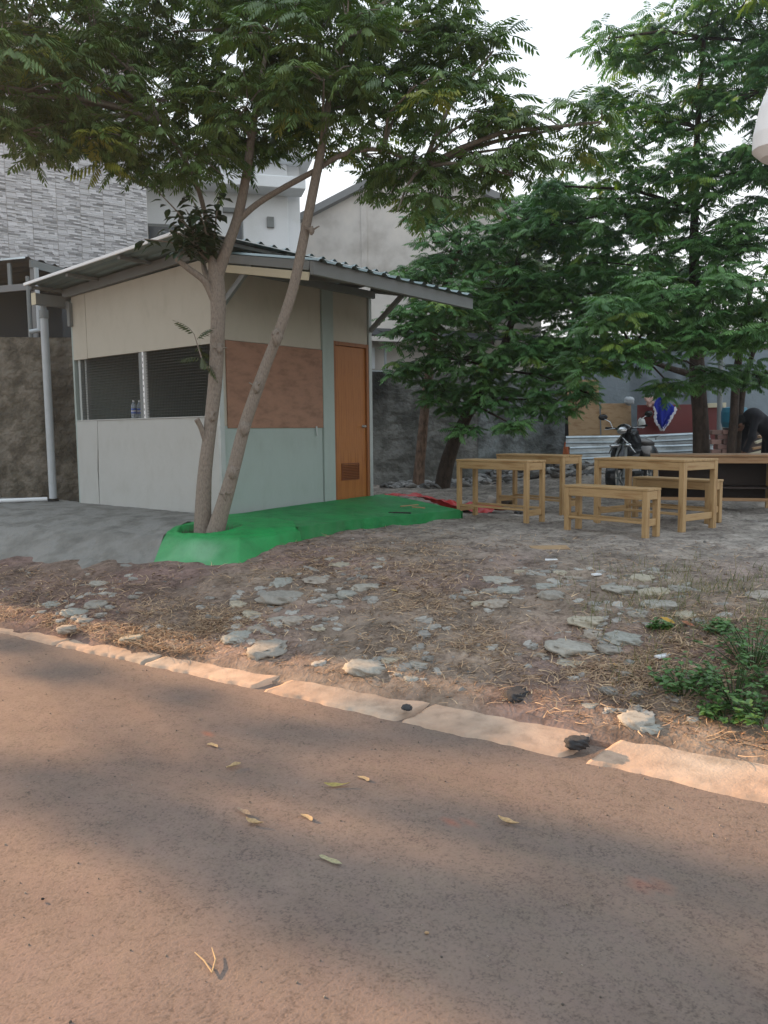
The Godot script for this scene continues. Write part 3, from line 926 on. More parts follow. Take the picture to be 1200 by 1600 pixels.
func build_tile_house() -> void:
	# two storeys, its street side faced with ledge stone tiles
	var a := Vector3(-10.5, 0, -10.92)
	var b := Vector3(-4.35, 0, -15.43)
	var d := (b - a).normalized()
	var o := Vector3(-d.z, 0, d.x)           # towards the street
	var t := thing("tile_house", "two storey house faced with grey and white ledge stone tiles", "house", b, atan2(-d.z, d.x))
	# own axes: x along the wall towards its right end (x = 0), z towards the street
	var len := a.distance_to(b)
	var H := 8.2
	var m := MB.new()
	m.bx(-len, -0.01, -0.1, H, -7.0, -0.012)
	obj("wall", m, M.plaster, t)
	var roof := MB.new()
	roof.bx(-len - 0.2, 0.2, H + 0.002, H + 0.25, -7.2, 0.25)
	obj("roof_slab", roof, M.plaster, t)
	# tiles, each with its own ledge stones in relief; a few kinds
	var kinds := []
	for k in 6:
		var q := MB.new()
		var y := 0.0
		while y < 0.245:
			var hh := minf(rng.randf_range(0.018, 0.036), 0.25 - y)
			if 0.25 - y - hh < 0.012: hh = 0.25 - y
			var x := 0.0
			while x < 0.395:
				var ww := minf(rng.randf_range(0.07, 0.2), 0.4 - x)
				if 0.4 - x - ww < 0.04: ww = 0.4 - x
				var g := rng.randf_range(0.42, 0.66)
				if rng.randf() < 0.2: g = rng.randf_range(0.22, 0.32)
				q.col = Color(g * 1.0, g * 0.98, g * 1.0)
				var pr := rng.randf_range(0.004, 0.018)
				q.box(Vector3(ww - 0.002, hh - 0.002, pr), Transform3D(Basis(), Vector3(x + ww / 2 + 0.001, y + hh / 2 + 0.001, pr / 2)), 0.0)
				x += ww
			y += hh
		kinds.append(q.mesh())
	for i in 12:
		for j in 22:
			var y2 := 2.6 + j * 0.253
			if y2 + 0.25 > H: continue
			var mi := obj("tile", kinds[rng.randi() % 6], M.tile, t)
			mi.position = Vector3(-0.42 - 0.406 * i, y2, -0.011)
	# tiles farther along the wall, past the picture's edge
	var rest := []
	var cols := []
	for i in range(12, 20):
		for j in 22:
			if -0.42 - 0.406 * i > -len and 2.6 + j * 0.253 + 0.25 < H:
				rest.append(Transform3D(Basis(), Vector3(-0.42 - 0.406 * i, 2.6 + j * 0.253, -0.011)))
				cols.append(Color.WHITE)
	multi("far_tiles", kinds[0], M.tile, rest, cols, t)
	# carport in front of it: ribbed roof, rail and a dark inside
	var c := thing("carport", "dark open carport with ribbed roof behind the rough wall", "carport")
	m = MB.new()
	var P := Vector3(-5.42, 4.2, -12.5)
	var Lf := Vector3(-7.6, 3.98, -12.35)
	var Rt := Vector3(-4.45, 4.12, -14.6)
	for side in 2:
		m.grid(3, 40, func(u: float, w: float):
			var q := fposmod(w * 9.0, 1.0)
			var rib := 0.035 * smooth(0.0, 0.15, q) * smooth(0.5, 0.35, q)
			var p := P + (Lf - P) * u + (Rt - P) * w
			return [p + Vector3(0, rib - 0.003 * side, 0), Color.WHITE])
	obj("roof_sheet", m, M.roof_grey, c)
	m = MB.new()
	m.bar(P, Lf, 0.02, 0.03)
	obj("roof_edge_trim", m, M.zinc, c)
	m = MB.new()
	m.bar(P + Vector3(0.05, -0.08, -0.05), Rt + Vector3(0.05, -0.1, 0), 0.05, 0.12)
	obj("roof_beam", m, M.grey_paint, c)
	m = MB.new()
	m.bar(P + Vector3(0.1, -0.42, -0.05), Lf + Vector3(0, -0.42, 0), 0.05, 0.1)
	obj("rail", m, M.roof_grey, c)
	for k in 3:
		m = MB.new()
		var f := 0.12 + 0.3 * k
		var bp := P.lerp(Lf, f)
		m.bar(bp + Vector3(0, -0.4, -0.05), bp + Vector3(0, -0.05, -0.05), 0.05, 0.05)
		obj("strut", m, M.grey_paint, c)
	m = MB.new()
	m.bar(Vector3(-5.36, 2.2, -12.6), Vector3(-5.36, 4.14, -12.6), 0.06, 0.06)
	obj("post", m, M.roof_grey, c)
	m = MB.new()
	m.bar(Vector3(-4.3, 2.2, -14.4), Vector3(-4.3, 4.05, -14.4), 0.06, 0.06)
	obj("post", m, M.grey_paint, c)
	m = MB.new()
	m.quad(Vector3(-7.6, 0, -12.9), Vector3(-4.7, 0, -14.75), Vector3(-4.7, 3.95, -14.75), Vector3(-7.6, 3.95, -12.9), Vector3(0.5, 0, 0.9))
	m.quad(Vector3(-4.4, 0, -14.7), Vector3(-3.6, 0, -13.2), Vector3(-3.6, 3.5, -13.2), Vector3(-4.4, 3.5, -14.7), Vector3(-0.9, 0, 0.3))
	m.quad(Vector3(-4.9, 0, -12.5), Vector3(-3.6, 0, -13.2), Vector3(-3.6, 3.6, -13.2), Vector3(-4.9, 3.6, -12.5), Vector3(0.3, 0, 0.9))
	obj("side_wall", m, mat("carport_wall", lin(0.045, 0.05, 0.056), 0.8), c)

func build_far_houses() -> void:
	# white house
	var w := thing("white_house", "white house with tall dark window and flat canopy behind the hut roof", "house", Vector3(-2.02, 0, -18.0), deg_to_rad(14))
	# own axes: x towards the right along its front (x = 0 its right corner), z to the street
	var m := MB.new()
	m.bx(-4.4, -0.001, 0, 7.3, -5.0, 0.0, 0.01)
	obj("wall", m, M.white_paint, w)
	m = MB.new()
	m.bx(-0.0005, 0.28, 0, 7.35, -4.0, -0.12, 0.01)
	obj("corner_pier", m, M.white_paint, w)
	m = MB.new()
	m.bx(-4.5, 0.3, 6.62, 6.86, 0.001, 0.62, 0.01)
	obj("canopy", m, M.white_paint, w)
	m = MB.new()
	m.bx(-4.7, 0.5, 7.3, 7.55, -5.2, 0.35, 0.01)
	obj("roof_slab", m, M.white_paint, w)
	m = MB.new()
	m.bx(-1.2, -0.98, 4.4, 6.1, 0.001, 0.03)
	var f := obj("window", m, M.grey_paint, w)
	m = MB.new()
	m.bx(-1.165, -1.015, 4.45, 6.05, 0.031, 0.036, 0.0)
	obj("pane", m, M.glass_dark, f)
	m = MB.new()
	m.bx(-1.4, -0.86, 6.2, 6.29, 0.001, 0.12)
	obj("lintel", m, M.grey_paint, w)
	m = MB.new()
	m.bx(-0.47, -0.32, 5.94, 6.16, 0.001, 0.07)
	obj("vent_box", m, M.grey_paint, w)
	m = MB.new()
	m.bx(-3.0, -2.0, 4.6, 5.9, 0.001, 0.03)
	f = obj("window", m, M.grey_paint, w)
	m = MB.new()
	m.bx(-2.94, -2.53, 4.66, 5.84, 0.031, 0.036, 0.0)
	m.bx(-2.47, -2.06, 4.66, 5.84, 0.031, 0.036, 0.0)
	obj("pane", m, M.glass_dark, f)
	# beige house with a sloping roof
	var b := thing("beige_house", "faded beige gable wall under a grey sloping roof behind the hut", "house", Vector3(-2.35, 0, -21.0), deg_to_rad(-3))
	slab_poly("wall", [Vector3(0, 0, 0), Vector3(0, 6.85, 0), Vector3(3.2, 8.35, 0), Vector3(6.4, 6.85, 0), Vector3(6.4, 0, 0)], Vector3(0, 0, 1), 0.2, M.plaster, b)
	slab_poly("roof", [Vector3(-0.4, 6.66, 0.25), Vector3(3.2, 8.36, 0.25), Vector3(3.2, 8.36, -8), Vector3(-0.4, 6.66, -8)], Vector3(-0.4, 1, 0), 0.16, M.roof_grey, b)
	slab_poly("roof", [Vector3(3.205, 8.36, 0.25), Vector3(6.8, 6.66, 0.25), Vector3(6.8, 6.66, -8), Vector3(3.205, 8.36, -8)], Vector3(0.4, 1, 0), 0.16, M.roof_grey, b)
	m = MB.new()
	m.bx(1.85, 2.0, 0, 7.6, 0.001, 0.03)
	obj("pilaster", m, M.plaster, b)
	m = MB.new()
	m.bx(0.02, 6.38, 0, 6.8, -7.8, -0.21)
	obj("rear_walls", m, M.plaster, b)
	# low neighbour over the block wall: pale wall, dark eave, white pipe frame
	var n := thing("neighbour_shed", "pale low shed with dark ragged eave seen past the hut's right post", "shed", Vector3(-1.2, 0, -17.0), deg_to_rad(21.8))
	m = MB.new()
	m.bx(0, 5.6, 0.0, 3.45, -3.0, 0.0)
	obj("wall", m, M.plaster, n)
	m = MB.new()
	for k in 14:
		m.box(Vector3(0.42, 0.03, 0.9), Transform3D(Basis(Vector3.RIGHT, 0.25 + 0.02 * (k % 3)), Vector3(0.2 + 0.4 * k, 3.6 + 0.012 * (k % 4), 0.12)), 0.0)
	obj("eave", m, M.dark, n)
	m = MB.new()
	m.tube([Vector3(0.3, 2.8, 0.15), Vector3(1.25, 2.78, 0.15), Vector3(1.3, 2.84, 0.15), Vector3(1.3, 3.4, 0.15)], [0.03, 0.03, 0.03, 0.03], 8)
	obj("pipe", m, M.pvc, n)
	m = MB.new()
	m.bx(0.35, 1.1, 2.85, 3.3, 0.001, 0.05)
	f = obj("window", m, M.white_paint, n)
	# shed roof behind the blue grey wall
	var s := thing("far_shed", "long low shed with pale zinc roof beyond the blue grey wall", "shed", Vector3(4.6, 0, -19.2))
	m = MB.new()
	m.bx(0.0, 14.0, 0, 3.5, -4, 0)
	obj("wall", m, M.plaster, s)
	m = MB.new()
	for side in 2:
		m.grid(160, 1, func(u: float, q: float):
			return [Vector3(-0.3 + 14.6 * u, 3.45 + 0.5 * q + 0.02 * sin(u * 400) - 0.003 * side, 0.6 - 3.0 * q), Color.WHITE])
	obj("roof_sheet", m, M.zinc, s)

# ---------------------------------------------------------------- trees
func frond_mesh(droop: float, pairs: int, width: float, col: Color, hang: float) -> ArrayMesh:
	# pinnate leaf of unit length along +z: a stalk and drooping folded leaflets
	var m := MB.new()
	var pt := func(s: float) -> Vector3: return Vector3(0, 0.16 * s - droop * s * s, s * (1.0 - 0.22 * droop * s))
	m.col = Color(0.5, 0.6, 0.4) * col
	m.tube([pt.call(0.0), pt.call(0.35), pt.call(0.7), pt.call(1.0)], [0.012, 0.01, 0.007, 0.004], 3, 0.0, null, false)
	for i in pairs * 2 + 1:
		var s := 0.16 + 0.8 * (i / 2) / float(pairs)
		var sd := 1.0 if i % 2 == 0 else -1.0
		var tip := i == pairs * 2
		if tip: s = 0.98
		var b: Vector3 = pt.call(s)
		var len := (0.19 + 0.14 * sin(PI * clampf(s * 1.02, 0, 1))) * rng.randf_range(0.85, 1.12)
		var dir := Vector3(sd * 0.65, -hang - 0.4 * rng.randf(), 0.45 + 0.2 * rng.randf()).normalized()
		if tip: dir = Vector3(0, -0.5, 1).normalized()
		var fw := dir.cross(Vector3.UP).normalized()
		var up := fw.cross(dir).normalized()
		if up.y < 0: up = -up
		var k := rng.randf_range(0.82, 1.15)
		m.col = Color(col.r * k, col.g * k, col.b * k)
		var w := width * rng.randf_range(0.85, 1.1)
		var sag := Vector3(0, -0.05 * len, 0)
		var a1 := b + dir * len * 0.3 + sag * 0.3
		var mid := b + dir * len * 0.65 + sag
		var tp := b + dir * len + sag * 3.0
		var l1 := a1 + fw * w * 0.9 - up * w * 0.35
		var r1 := a1 - fw * w * 0.9 - up * w * 0.35
		var l2 := mid + fw * w * 0.8 - up * w * 0.35
		var r2 := mid - fw * w * 0.8 - up * w * 0.35
		m.quad(b, l1, l2, mid, up)
		m.tri(l2, tp, mid, up)
		m.quad(b, mid, r2, r1, up)
		m.tri(mid, tp, r2, up)
	return m.mesh()

var fronds := []

func trunk_mesh(p: Array, segs := 10, bump := 0.12) -> MB:
	# p = [x, y, z, radius] rows, smoothed
	var pts := []
	var rad := []
	var c := Curve3D.new()
	for i in p.size():
		var a: Array = p[maxi(i - 1, 0)]
		var b: Array = p[mini(i + 1, p.size() - 1)]
		var tg := (Vector3(b[0], b[1], b[2]) - Vector3(a[0], a[1], a[2])) / 6.0
		c.add_point(Vector3(p[i][0], p[i][1], p[i][2]), -tg, tg)
	for i in p.size() - 1:
		for q in 5:
			var f := q / 5.0
			pts.append(c.sample(i, f))
			rad.append(lerpf(p[i][3], p[i + 1][3], f))
	pts.append(c.sample(p.size() - 2, 1.0))
	rad.append(p[-1][3])
	var m := MB.new()
	m.tube(pts, rad, segs, bump, nz)
	return m

func foliage(t: Node3D, lobes: Array, dens: float, size: float, tints: Array, limb_from: Array, bark: Material, gaps := 0.0) -> void:
	# clusters of fronds through each lobe's volume, carried by limbs and twigs
	var xf := [[], [], []]
	var cs := [[], [], []]
	var tw := MB.new()
	for l in lobes:
		var c := Vector3(l[0], l[1], l[2])
		var r: float = l[3]
		# limb from the nearest given point to the lobe
		var best: Vector3 = limb_from[0]
		for q in limb_from:
			if (q - c).length() + maxf(0.0, q.y - c.y) * 0.7 < (best - c).length() + maxf(0.0, best.y - c.y) * 0.7: best = q
		if best.distance_to(c) > 0.25:
			var mid := best.lerp(c, 0.5) + Vector3(rng.randf_range(-0.1, 0.1), 0.06 * best.distance_to(c), rng.randf_range(-0.1, 0.1))
			var rr := clampf(0.012 * best.distance_to(c) + 0.008, 0.01, 0.04)
			var lm := MB.new()
			lm.tube([best, best.lerp(mid, 0.5) + Vector3(0, 0.02, 0), mid, mid.lerp(c, 0.5), c], [rr, rr * 0.9, rr * 0.75, rr * 0.6, rr * 0.4], 6, 0.1, nz)
			obj("limb", lm, bark, t)
		var n := int(dens * r * r * 10.0) + 3
		for i in n:
			var d := Vector3(rng.randfn(), rng.randfn() * 0.8, rng.randfn()).normalized()
			var f := pow(rng.randf(), 0.42)
			var p := c + Vector3(d.x, d.y * 0.72, d.z) * r * f
			if gaps > 0.0 and nz.get_noise_3d(p.x * 45, p.y * 60, p.z * 45) < -0.5 + gaps: continue
			if i % 3 == 0: tw.tube([c.lerp(p, 0.15), c.lerp(p, 0.6) + Vector3(0, 0.03, 0), p], [0.008, 0.006, 0.004], 4, 0.0, null, false)
			var az := rng.randf() * TAU
			var k := 6 + rng.randi() % 3
			var tint: Color = tints[0].lerp(tints[1], rng.randf())
			if rng.randf() < 0.06: tint = tints[2]
			var lean := Vector3(d.x, 0, d.z) * 0.35
			for q in k:
				var a := az + TAU * q / k + rng.randf_range(-0.3, 0.3)
				var el := rng.randf_range(-0.35, 0.4)
				var z := (Vector3(cos(a) * cos(el), sin(el), sin(a) * cos(el)) + lean).normalized()
				var up := Vector3(rng.randf_range(-0.25, 0.25), 1, rng.randf_range(-0.25, 0.25))
				var x := up.cross(z).normalized()
				var y := z.cross(x)
				var s := size * rng.randf_range(0.75, 1.2)
				var kind := rng.randi() % 3
				xf[kind].append(Transform3D(Basis(x * s, y * s, z * s), p + z * 0.02))
				var b := rng.randf_range(0.8, 1.2)
				cs[kind].append(Color(tint.r * b, tint.g * b, tint.b * b))
	tag(obj("twigs", tw, bark, t), "", "", "", "stuff")
	for kind in 3:
		multi("foliage", fronds[kind], M.leaf, xf[kind], cs[kind], t)

func build_trees() -> void:
	fronds = [frond_mesh(0.42, 7, 0.044, Color.WHITE, 0.8), frond_mesh(0.62, 8, 0.04, Color.WHITE, 0.45), frond_mesh(0.28, 6, 0.05, Color.WHITE, 0.15)]
	var green := [Color(0.10, 0.175, 0.06), Color(0.17, 0.25, 0.075), Color(0.3, 0.32, 0.06)]
	var lush := [Color(0.065, 0.175, 0.055), Color(0.145, 0.29, 0.085), Color(0.22, 0.33, 0.06)]
	# the tree in the green mound
	var t := thing("main_tree", "slender twin trunked tree growing from the green mound before the hut", "tree")
	var stem_l := [[-1.768, 0.50, -7.72, 0.112], [-1.756, 0.748, -7.72, 0.096], [-1.725, 1.12, -7.72, 0.083], [-1.67, 1.488, -7.72, 0.077], [-1.6, 1.974, -7.72, 0.077], [-1.56, 2.454, -7.72, 0.08], [-1.545, 2.751, -7.72, 0.088], [-1.556, 2.987, -7.72, 0.088], [-1.565, 3.09, -7.72, 0.075]]
	var stem_lr := [[-1.555, 2.95, -7.72, 0.075], [-1.461, 3.187, -7.7, 0.066], [-1.354, 3.443, -7.68, 0.058], [-1.283, 3.664, -7.65, 0.055], [-1.214, 3.933, -7.6, 0.049], [-1.179, 4.157, -7.6, 0.043], [-1.091, 4.602, -7.6, 0.03], [-0.994, 5.042, -7.6, 0.021]]
	var stem_ll := [[-1.577, 3.03, -7.72, 0.068], [-1.596, 3.258, -7.75, 0.046], [-1.652, 3.535, -7.8, 0.029], [-1.748, 3.913, -7.7, 0.024], [-1.949, 4.259, -7.4, 0.018]]
	var stem_r := [[-1.64, 0.50, -7.62, 0.112], [-1.556, 0.756, -7.62, 0.091], [-1.437, 1.123, -7.6, 0.076], [-1.293, 1.605, -7.58, 0.07], [-1.12, 2.047, -7.55, 0.063], [-0.943, 2.45, -7.5, 0.06], [-0.809, 2.82, -7.48, 0.057], [-0.723, 3.154, -7.45, 0.054], [-0.644, 3.482, -7.42, 0.053], [-0.555, 3.862, -7.4, 0.05], [-0.518, 4.026, -7.4, 0.044], [-0.442, 4.461, -7.4, 0.033], [-0.35, 4.943, -7.4, 0.024]]
	var cross := [[-1.33, 3.471, -7.68, 0.037], [-1.156, 3.608, -7.66, 0.034], [-0.911, 3.737, -7.62, 0.03], [-0.604, 3.85, -7.5, 0.03], [-0.308, 3.97, -7.4, 0.027], [0.033, 3.977, -7.35, 0.021], [0.369, 3.81, -7.3, 0.015]]
	for p in [stem_l, stem_lr, stem_ll, stem_r, cross]:
		for q in p: q[3] *= 0.82
	obj("trunk", trunk_mesh(stem_l, 18), M.bark, t)
	obj("trunk", trunk_mesh(stem_r, 18), M.bark, t)
	obj("branch", trunk_mesh(stem_lr, 14), M.bark, t)
	obj("branch", trunk_mesh(stem_ll, 12), M.bark, t)
	obj("branch", trunk_mesh(cross, 10), M.bark, t)
	obj("branch", trunk_mesh([[-1.564, 2.722, -7.72, 0.045], [-1.653, 2.918, -7.66, 0.031], [-1.785, 3.024, -7.6, 0.027], [-1.887, 3.107, -7.55, 0.022]], 10), M.bark, t)
	obj("branch", trunk_mesh([[-1.60, 2.93, -7.74, 0.04], [-1.69, 3.05, -7.85, 0.03], [-1.74, 3.3, -7.95, 0.018]], 8), M.bark, t)
	obj("branch_stub", trunk_mesh([[-1.698, 1.428, -7.7, 0.035], [-1.734, 1.562, -7.66, 0.026], [-1.765, 1.64, -7.63, 0.028]], 10, 0.25), M.bark, t)
	for k in [[-0.96, 2.38, -7.46, 0.05], [-1.30, 1.55, -7.53, 0.045], [-1.42, 1.14, -7.54, 0.04], [-1.53, 2.30, -7.65, 0.03], [-1.17, 1.93, -7.5, 0.035], [-1.62, 1.66, -7.66, 0.03], [-1.50, 0.92, -7.56, 0.03], [-0.62, 3.3, -7.36, 0.025]]:
		var kn := MB.new()
		kn.lump(Vector3(k[3], k[3] * 1.5, k[3]), Transform3D(Basis(), Vector3(k[0], k[1], k[2])), nz, 0.5, k[0] * 50)
		for q in 3:
			var a := rng.randf() * TAU
			kn.tube([Vector3(k[0], k[1], k[2]), Vector3(k[0] + 0.07 * cos(a), k[1] + 0.05 * rng.randf(), k[2] + 0.07 * sin(a))], [0.012, 0.005], 5)
		obj("knot", kn, M.bark, t)
	var main_lobes := [[-2.84,4.79,-6.8,0.75],[-2.42,4.87,-7.2,0.8],[-1.86,5.11,-7.6,0.8],[-1.2,5.19,-7.8,0.8],[-0.55,5.19,-7.8,0.75],[0.04,5.03,-7.6,0.7],[0.61,5.03,-7.5,0.55],[0.99,4.78,-7.3,0.3],[-2.89,4.17,-6.6,0.6],[-2.53,4.27,-7,0.7],[-2.06,4.42,-7.4,0.7],[-1.51,4.63,-7.8,0.7],[-0.88,4.7,-8,0.7],[-0.2,4.56,-7.8,0.65],[0.39,4.53,-7.6,0.55],[0.93,4.3,-7.3,0.4],[-2.82,3.9,-6.6,0.36],[-2.5,3.98,-7,0.38],[-2.14,3.95,-7.2,0.36],[-1.75,4.02,-7.5,0.5],[-1.28,4.23,-7.8,0.42],[-0.94,4.41,-8,0.4],[-0.2,4.07,-7.7,0.42],[0.26,3.85,-7.4,0.45],[0.71,3.9,-7.3,0.45],[1.14,3.94,-7.2,0.42],[1.56,4.06,-7.1,0.36],[1.86,4.07,-7,0.24],[0.14,3.36,-7,0.22],[0.59,3.52,-7.2,0.3],[1.13,3.67,-7.1,0.28],[-3.27,4.6,-6.6,0.8],[-3.35,4.2,-6.4,0.6],[-2.58,5.48,-7,0.8],[-1.66,5.81,-7.6,0.9],[-0.53,5.91,-7.8,0.9],[0.57,5.68,-7.6,0.5],[-1.1,4.25,-7.0,0.4],[-0.45,4.35,-6.8,0.42],[-0.8,4.75,-6.9,0.45],[-0.25,4.75,-6.7,0.42],[0.3,4.3,-6.8,0.36]]
	var from := []
	for p in [stem_lr, stem_ll, stem_r, cross]:
		for q in p.slice(2): from.append(Vector3(q[0], q[1], q[2]))
	foliage(t, main_lobes, 6.6, 0.25, green, from, M.bark, 0.3)
	# a sprig on the left trunk
	var sp := MB.new()
	sp.tube([Vector3(-1.64, 2.1, -7.66), Vector3(-1.69, 2.2, -7.6), Vector3(-1.75, 2.42, -7.58)], [0.012, 0.008, 0.004], 5)
	obj("sprig", sp, M.bark, t)
	var sx := []
	var sc := []
	for k in [[-1.75, 2.42, 0.35, 0.9], [-1.73, 2.38, 2.6, 0.7], [-1.69, 2.2, 0.3, 0.2], [-1.69, 2.22, 1.9, -0.3], [-1.70, 2.3, -1.2, 0.3], [-1.67, 2.18, 3.6, -0.7], [-1.70, 2.26, 4.4, 0.1]]:
		var z := Vector3(-cos(k[2]) * cos(k[3]), sin(k[3]), sin(k[2]) * cos(k[3]))
		var x := Vector3.UP.cross(z).normalized()
		sx.append(Transform3D(Basis(x, z.cross(x), z) * 0.22, Vector3(k[0], k[1], -7.6)))
		sc.append(Color(0.07, 0.09, 0.035))
	multi("sprig_leaves", fronds[0], M.leaf, sx, sc, t)
	# broad leaved shrub that grows in the fork
	var sh := thing("fork_shrub", "small broad leaved shrub growing in the fork of the twin trunked tree", "shrub")
	var lf := MB.new()
	lf.quad(Vector3.ZERO, Vector3(0.3, -0.04, 0.45), Vector3(0, 0.03, 0.55), Vector3(-0.3, -0.04, 0.45), Vector3.UP)
	lf = MB.new()
	for s in [-1.0, 1.0]:
		lf.quad(Vector3(0, 0, 0), Vector3(0.2 * s, 0.05, 0.25), Vector3(0.24 * s, 0.03, 0.55), Vector3(0, -0.02, 0.5), Vector3.UP)
		lf.tri(Vector3(0.24 * s, 0.03, 0.55), Vector3(0, -0.2, 1.0), Vector3(0, -0.02, 0.5), Vector3.UP)
	var lx := []
	var lc := []
	var stm := MB.new()
	for i in 20:
		var tip := Vector3(-1.78 + rng.randfn() * 0.2, 3.5 + rng.randfn() * 0.2, -7.66 + rng.randfn() * 0.2)
		stm.tube([Vector3(-1.6, 3.1, -7.74), Vector3(-1.6, 3.1, -7.74).lerp(tip, 0.6) + Vector3(0, 0.06, 0), tip], [0.012, 0.008, 0.004], 5)
		for q in 13:
			var p := Vector3(-1.6, 3.1, -7.74).lerp(tip, rng.randf_range(0.45, 1.08))
			var a := rng.randf() * TAU
			var z := Vector3(cos(a), rng.randf_range(-0.7, 0.25), sin(a)).normalized()
			var x := Vector3.UP.cross(z).normalized()
			lx.append(Transform3D(Basis(x, z.cross(x), z) * rng.randf_range(0.1, 0.17), p + z * 0.02))
			var k := rng.randf_range(0.7, 1.3)
			lc.append(Color(0.03 * k, 0.055 * k, 0.026 * k))
	obj("stems", stm, M.bark, sh)
	multi("leaves", lf.mesh(), M.leaf, lx, lc, sh)
	# tall tree on the right
	t = thing("tall_tree", "tall dark trunked tree behind the long counter, crown filling the upper right", "tree")
	var t3 := [[4.97, 0.6, -12.5, 0.16], [4.959, 1.153, -12.5, 0.13], [4.923, 1.698, -12.5, 0.12], [4.869, 2.19, -12.5, 0.115], [4.794, 2.765, -12.4, 0.099], [4.664, 3.591, -12.2, 0.078], [4.557, 4.648, -12, 0.058], [4.418, 5.664, -11.6, 0.042], [4.357, 6.708, -11.3, 0.027]]
	obj("trunk", trunk_mesh(t3, 14, 0.2), M.bark_dark, t)
	obj("branch", trunk_mesh([[4.86, 2.302, -12.4, 0.06], [4.241, 2.402, -12, 0.043], [3.776, 2.51, -11.6, 0.032], [3.422, 2.608, -11.2, 0.027]], 8), M.bark_dark, t)
	from = []
	for q in t3.slice(4): from.append(Vector3(q[0], q[1], q[2]))
	foliage(t, [[4.65,6.88,-11,0.9],[4,6.89,-11.5,0.65],[2.99,6.58,-11,0.25],[5.02,5.92,-11,0.8],[4.28,6.05,-11.5,0.75],[3.58,5.72,-11.5,0.45],[4.84,4.97,-11.3,0.8],[4.15,5.13,-11.8,0.75],[3.38,5.38,-12,0.4],[5.32,4.07,-11.5,0.8],[4.45,4.24,-11.8,0.8],[3.64,4.62,-12.2,0.6],[3.27,5.12,-13,0.5],[2.7,5.2,-12.6,0.4],[2.95,4.75,-13,0.55],[3.3,6.05,-11.6,0.4],[3.55,6.5,-11.3,0.42],[2.45,4.75,-13.4,0.4],[3.9,4.7,-12.6,0.6],[4.4,3.8,-12.4,0.6],[3.5,4.1,-12.8,0.55],[5.47,5.03,-11,0.8],[4.45,7.74,-11,0.9],[5.5,6.4,-11,0.8]], 6.6, 0.28, lush, from, M.bark_dark, 0.1)
	# spreading tree with low tiers
	t = thing("spreading_tree", "thin multi trunked tree with low spreading tiers over the counter", "tree")
	var t4 := [[5.195, 0.6, -12, 0.086], [5.209, 1.21, -12, 0.067], [5.232, 1.685, -12, 0.058], [5.245, 2.157, -12, 0.058], [5.093, 2.845, -11.5, 0.046], [4.978, 3.461, -11, 0.035]]
	obj("trunk", trunk_mesh(t4, 10, 0.2), M.bark_dark, t)
	obj("trunk", trunk_mesh([[5.335, 0.6, -12.1, 0.068], [5.34, 1.206, -12.1, 0.053], [5.362, 1.686, -12.1, 0.048], [5.413, 2.161, -12.1, 0.044], [5.372, 2.685, -11.7, 0.033]], 10, 0.2), M.bark_dark, t)
	from = [Vector3(5.245, 2.157, -12), Vector3(5.09, 2.845, -11.5), Vector3(4.98, 3.461, -11), Vector3(3.776, 2.51, -11.6), Vector3(3.42, 2.6, -11.2)]
	foliage(t, [[4.38,3.22,-10.3,0.6],[3.58,3.11,-10.3,0.6],[2.9,2.88,-10.3,0.5],[4.66,2.67,-10,0.5],[3.96,2.62,-10.2,0.5],[3.15,2.48,-10.3,0.42],[2.67,2.34,-10.5,0.3],[4.37,2.22,-10.8,0.3],[3.87,2.06,-10.8,0.24],[5.06,2.23,-11,0.36],[5.11,3.1,-10.3,0.6]], 10.0, 0.26, lush, from, M.bark_dark, 0.1)
	# bushy tree in the middle
	t = thing("bushy_tree", "broad bushy tree with leaning trunks before the damp block wall", "tree")
	var t2a := [[0.65, 0.35, -15.2, 0.13], [0.69, 0.952, -15.2, 0.097], [0.767, 1.675, -15.2, 0.091], [0.83, 2.273, -15.2, 0.085], [0.93, 3.08, -15, 0.072], [1.069, 3.937, -14.6, 0.053], [1.374, 4.624, -14.2, 0.034]]
	var t2b := [[1.07, 0.35, -15, 0.15], [1.184, 0.894, -15, 0.132], [1.38, 1.429, -14.9, 0.119], [1.595, 1.893, -14.7, 0.106], [1.961, 2.558, -14.4, 0.086], [2.265, 3.421, -14.2, 0.062], [2.336, 4.464, -14, 0.039]]
	obj("trunk", trunk_mesh(t2a, 12, 0.2), M.bark_pale, t)
	obj("trunk", trunk_mesh(t2b, 12, 0.2), M.bark_dark, t)
	from = []
	for q in t2a.slice(3) + t2b.slice(3): from.append(Vector3(q[0], q[1], q[2]))
	foliage(t, [[2.22,4.99,-14,0.7],[1.35,4.58,-14,0.75],[0.64,4.16,-14,0.55],[3.1,4.67,-14,0.8],[1.01,3.59,-13.8,0.8],[2.01,3.93,-14,0.95],[3.11,3.82,-14,0.95],[0.51,3.24,-13.5,0.5],[1.35,2.75,-14,0.85],[2.46,2.85,-14,0.95],[3.45,2.95,-14,0.85],[0.47,2.6,-14,0.4],[1.15,2.11,-14.3,0.5],[1.99,2.08,-13.8,0.55],[2.8,2.01,-13.5,0.45],[3.39,2.1,-13.3,0.35],[2.08,1.61,-13,0.26],[4.09,3.91,-14,0.8],[2.9,5.35,-14.2,0.6],[1.0,5.1,-14.2,0.5],[1.42,1.54,-13.6,0.24]], 7.5, 0.28, lush, from, M.bark_dark)
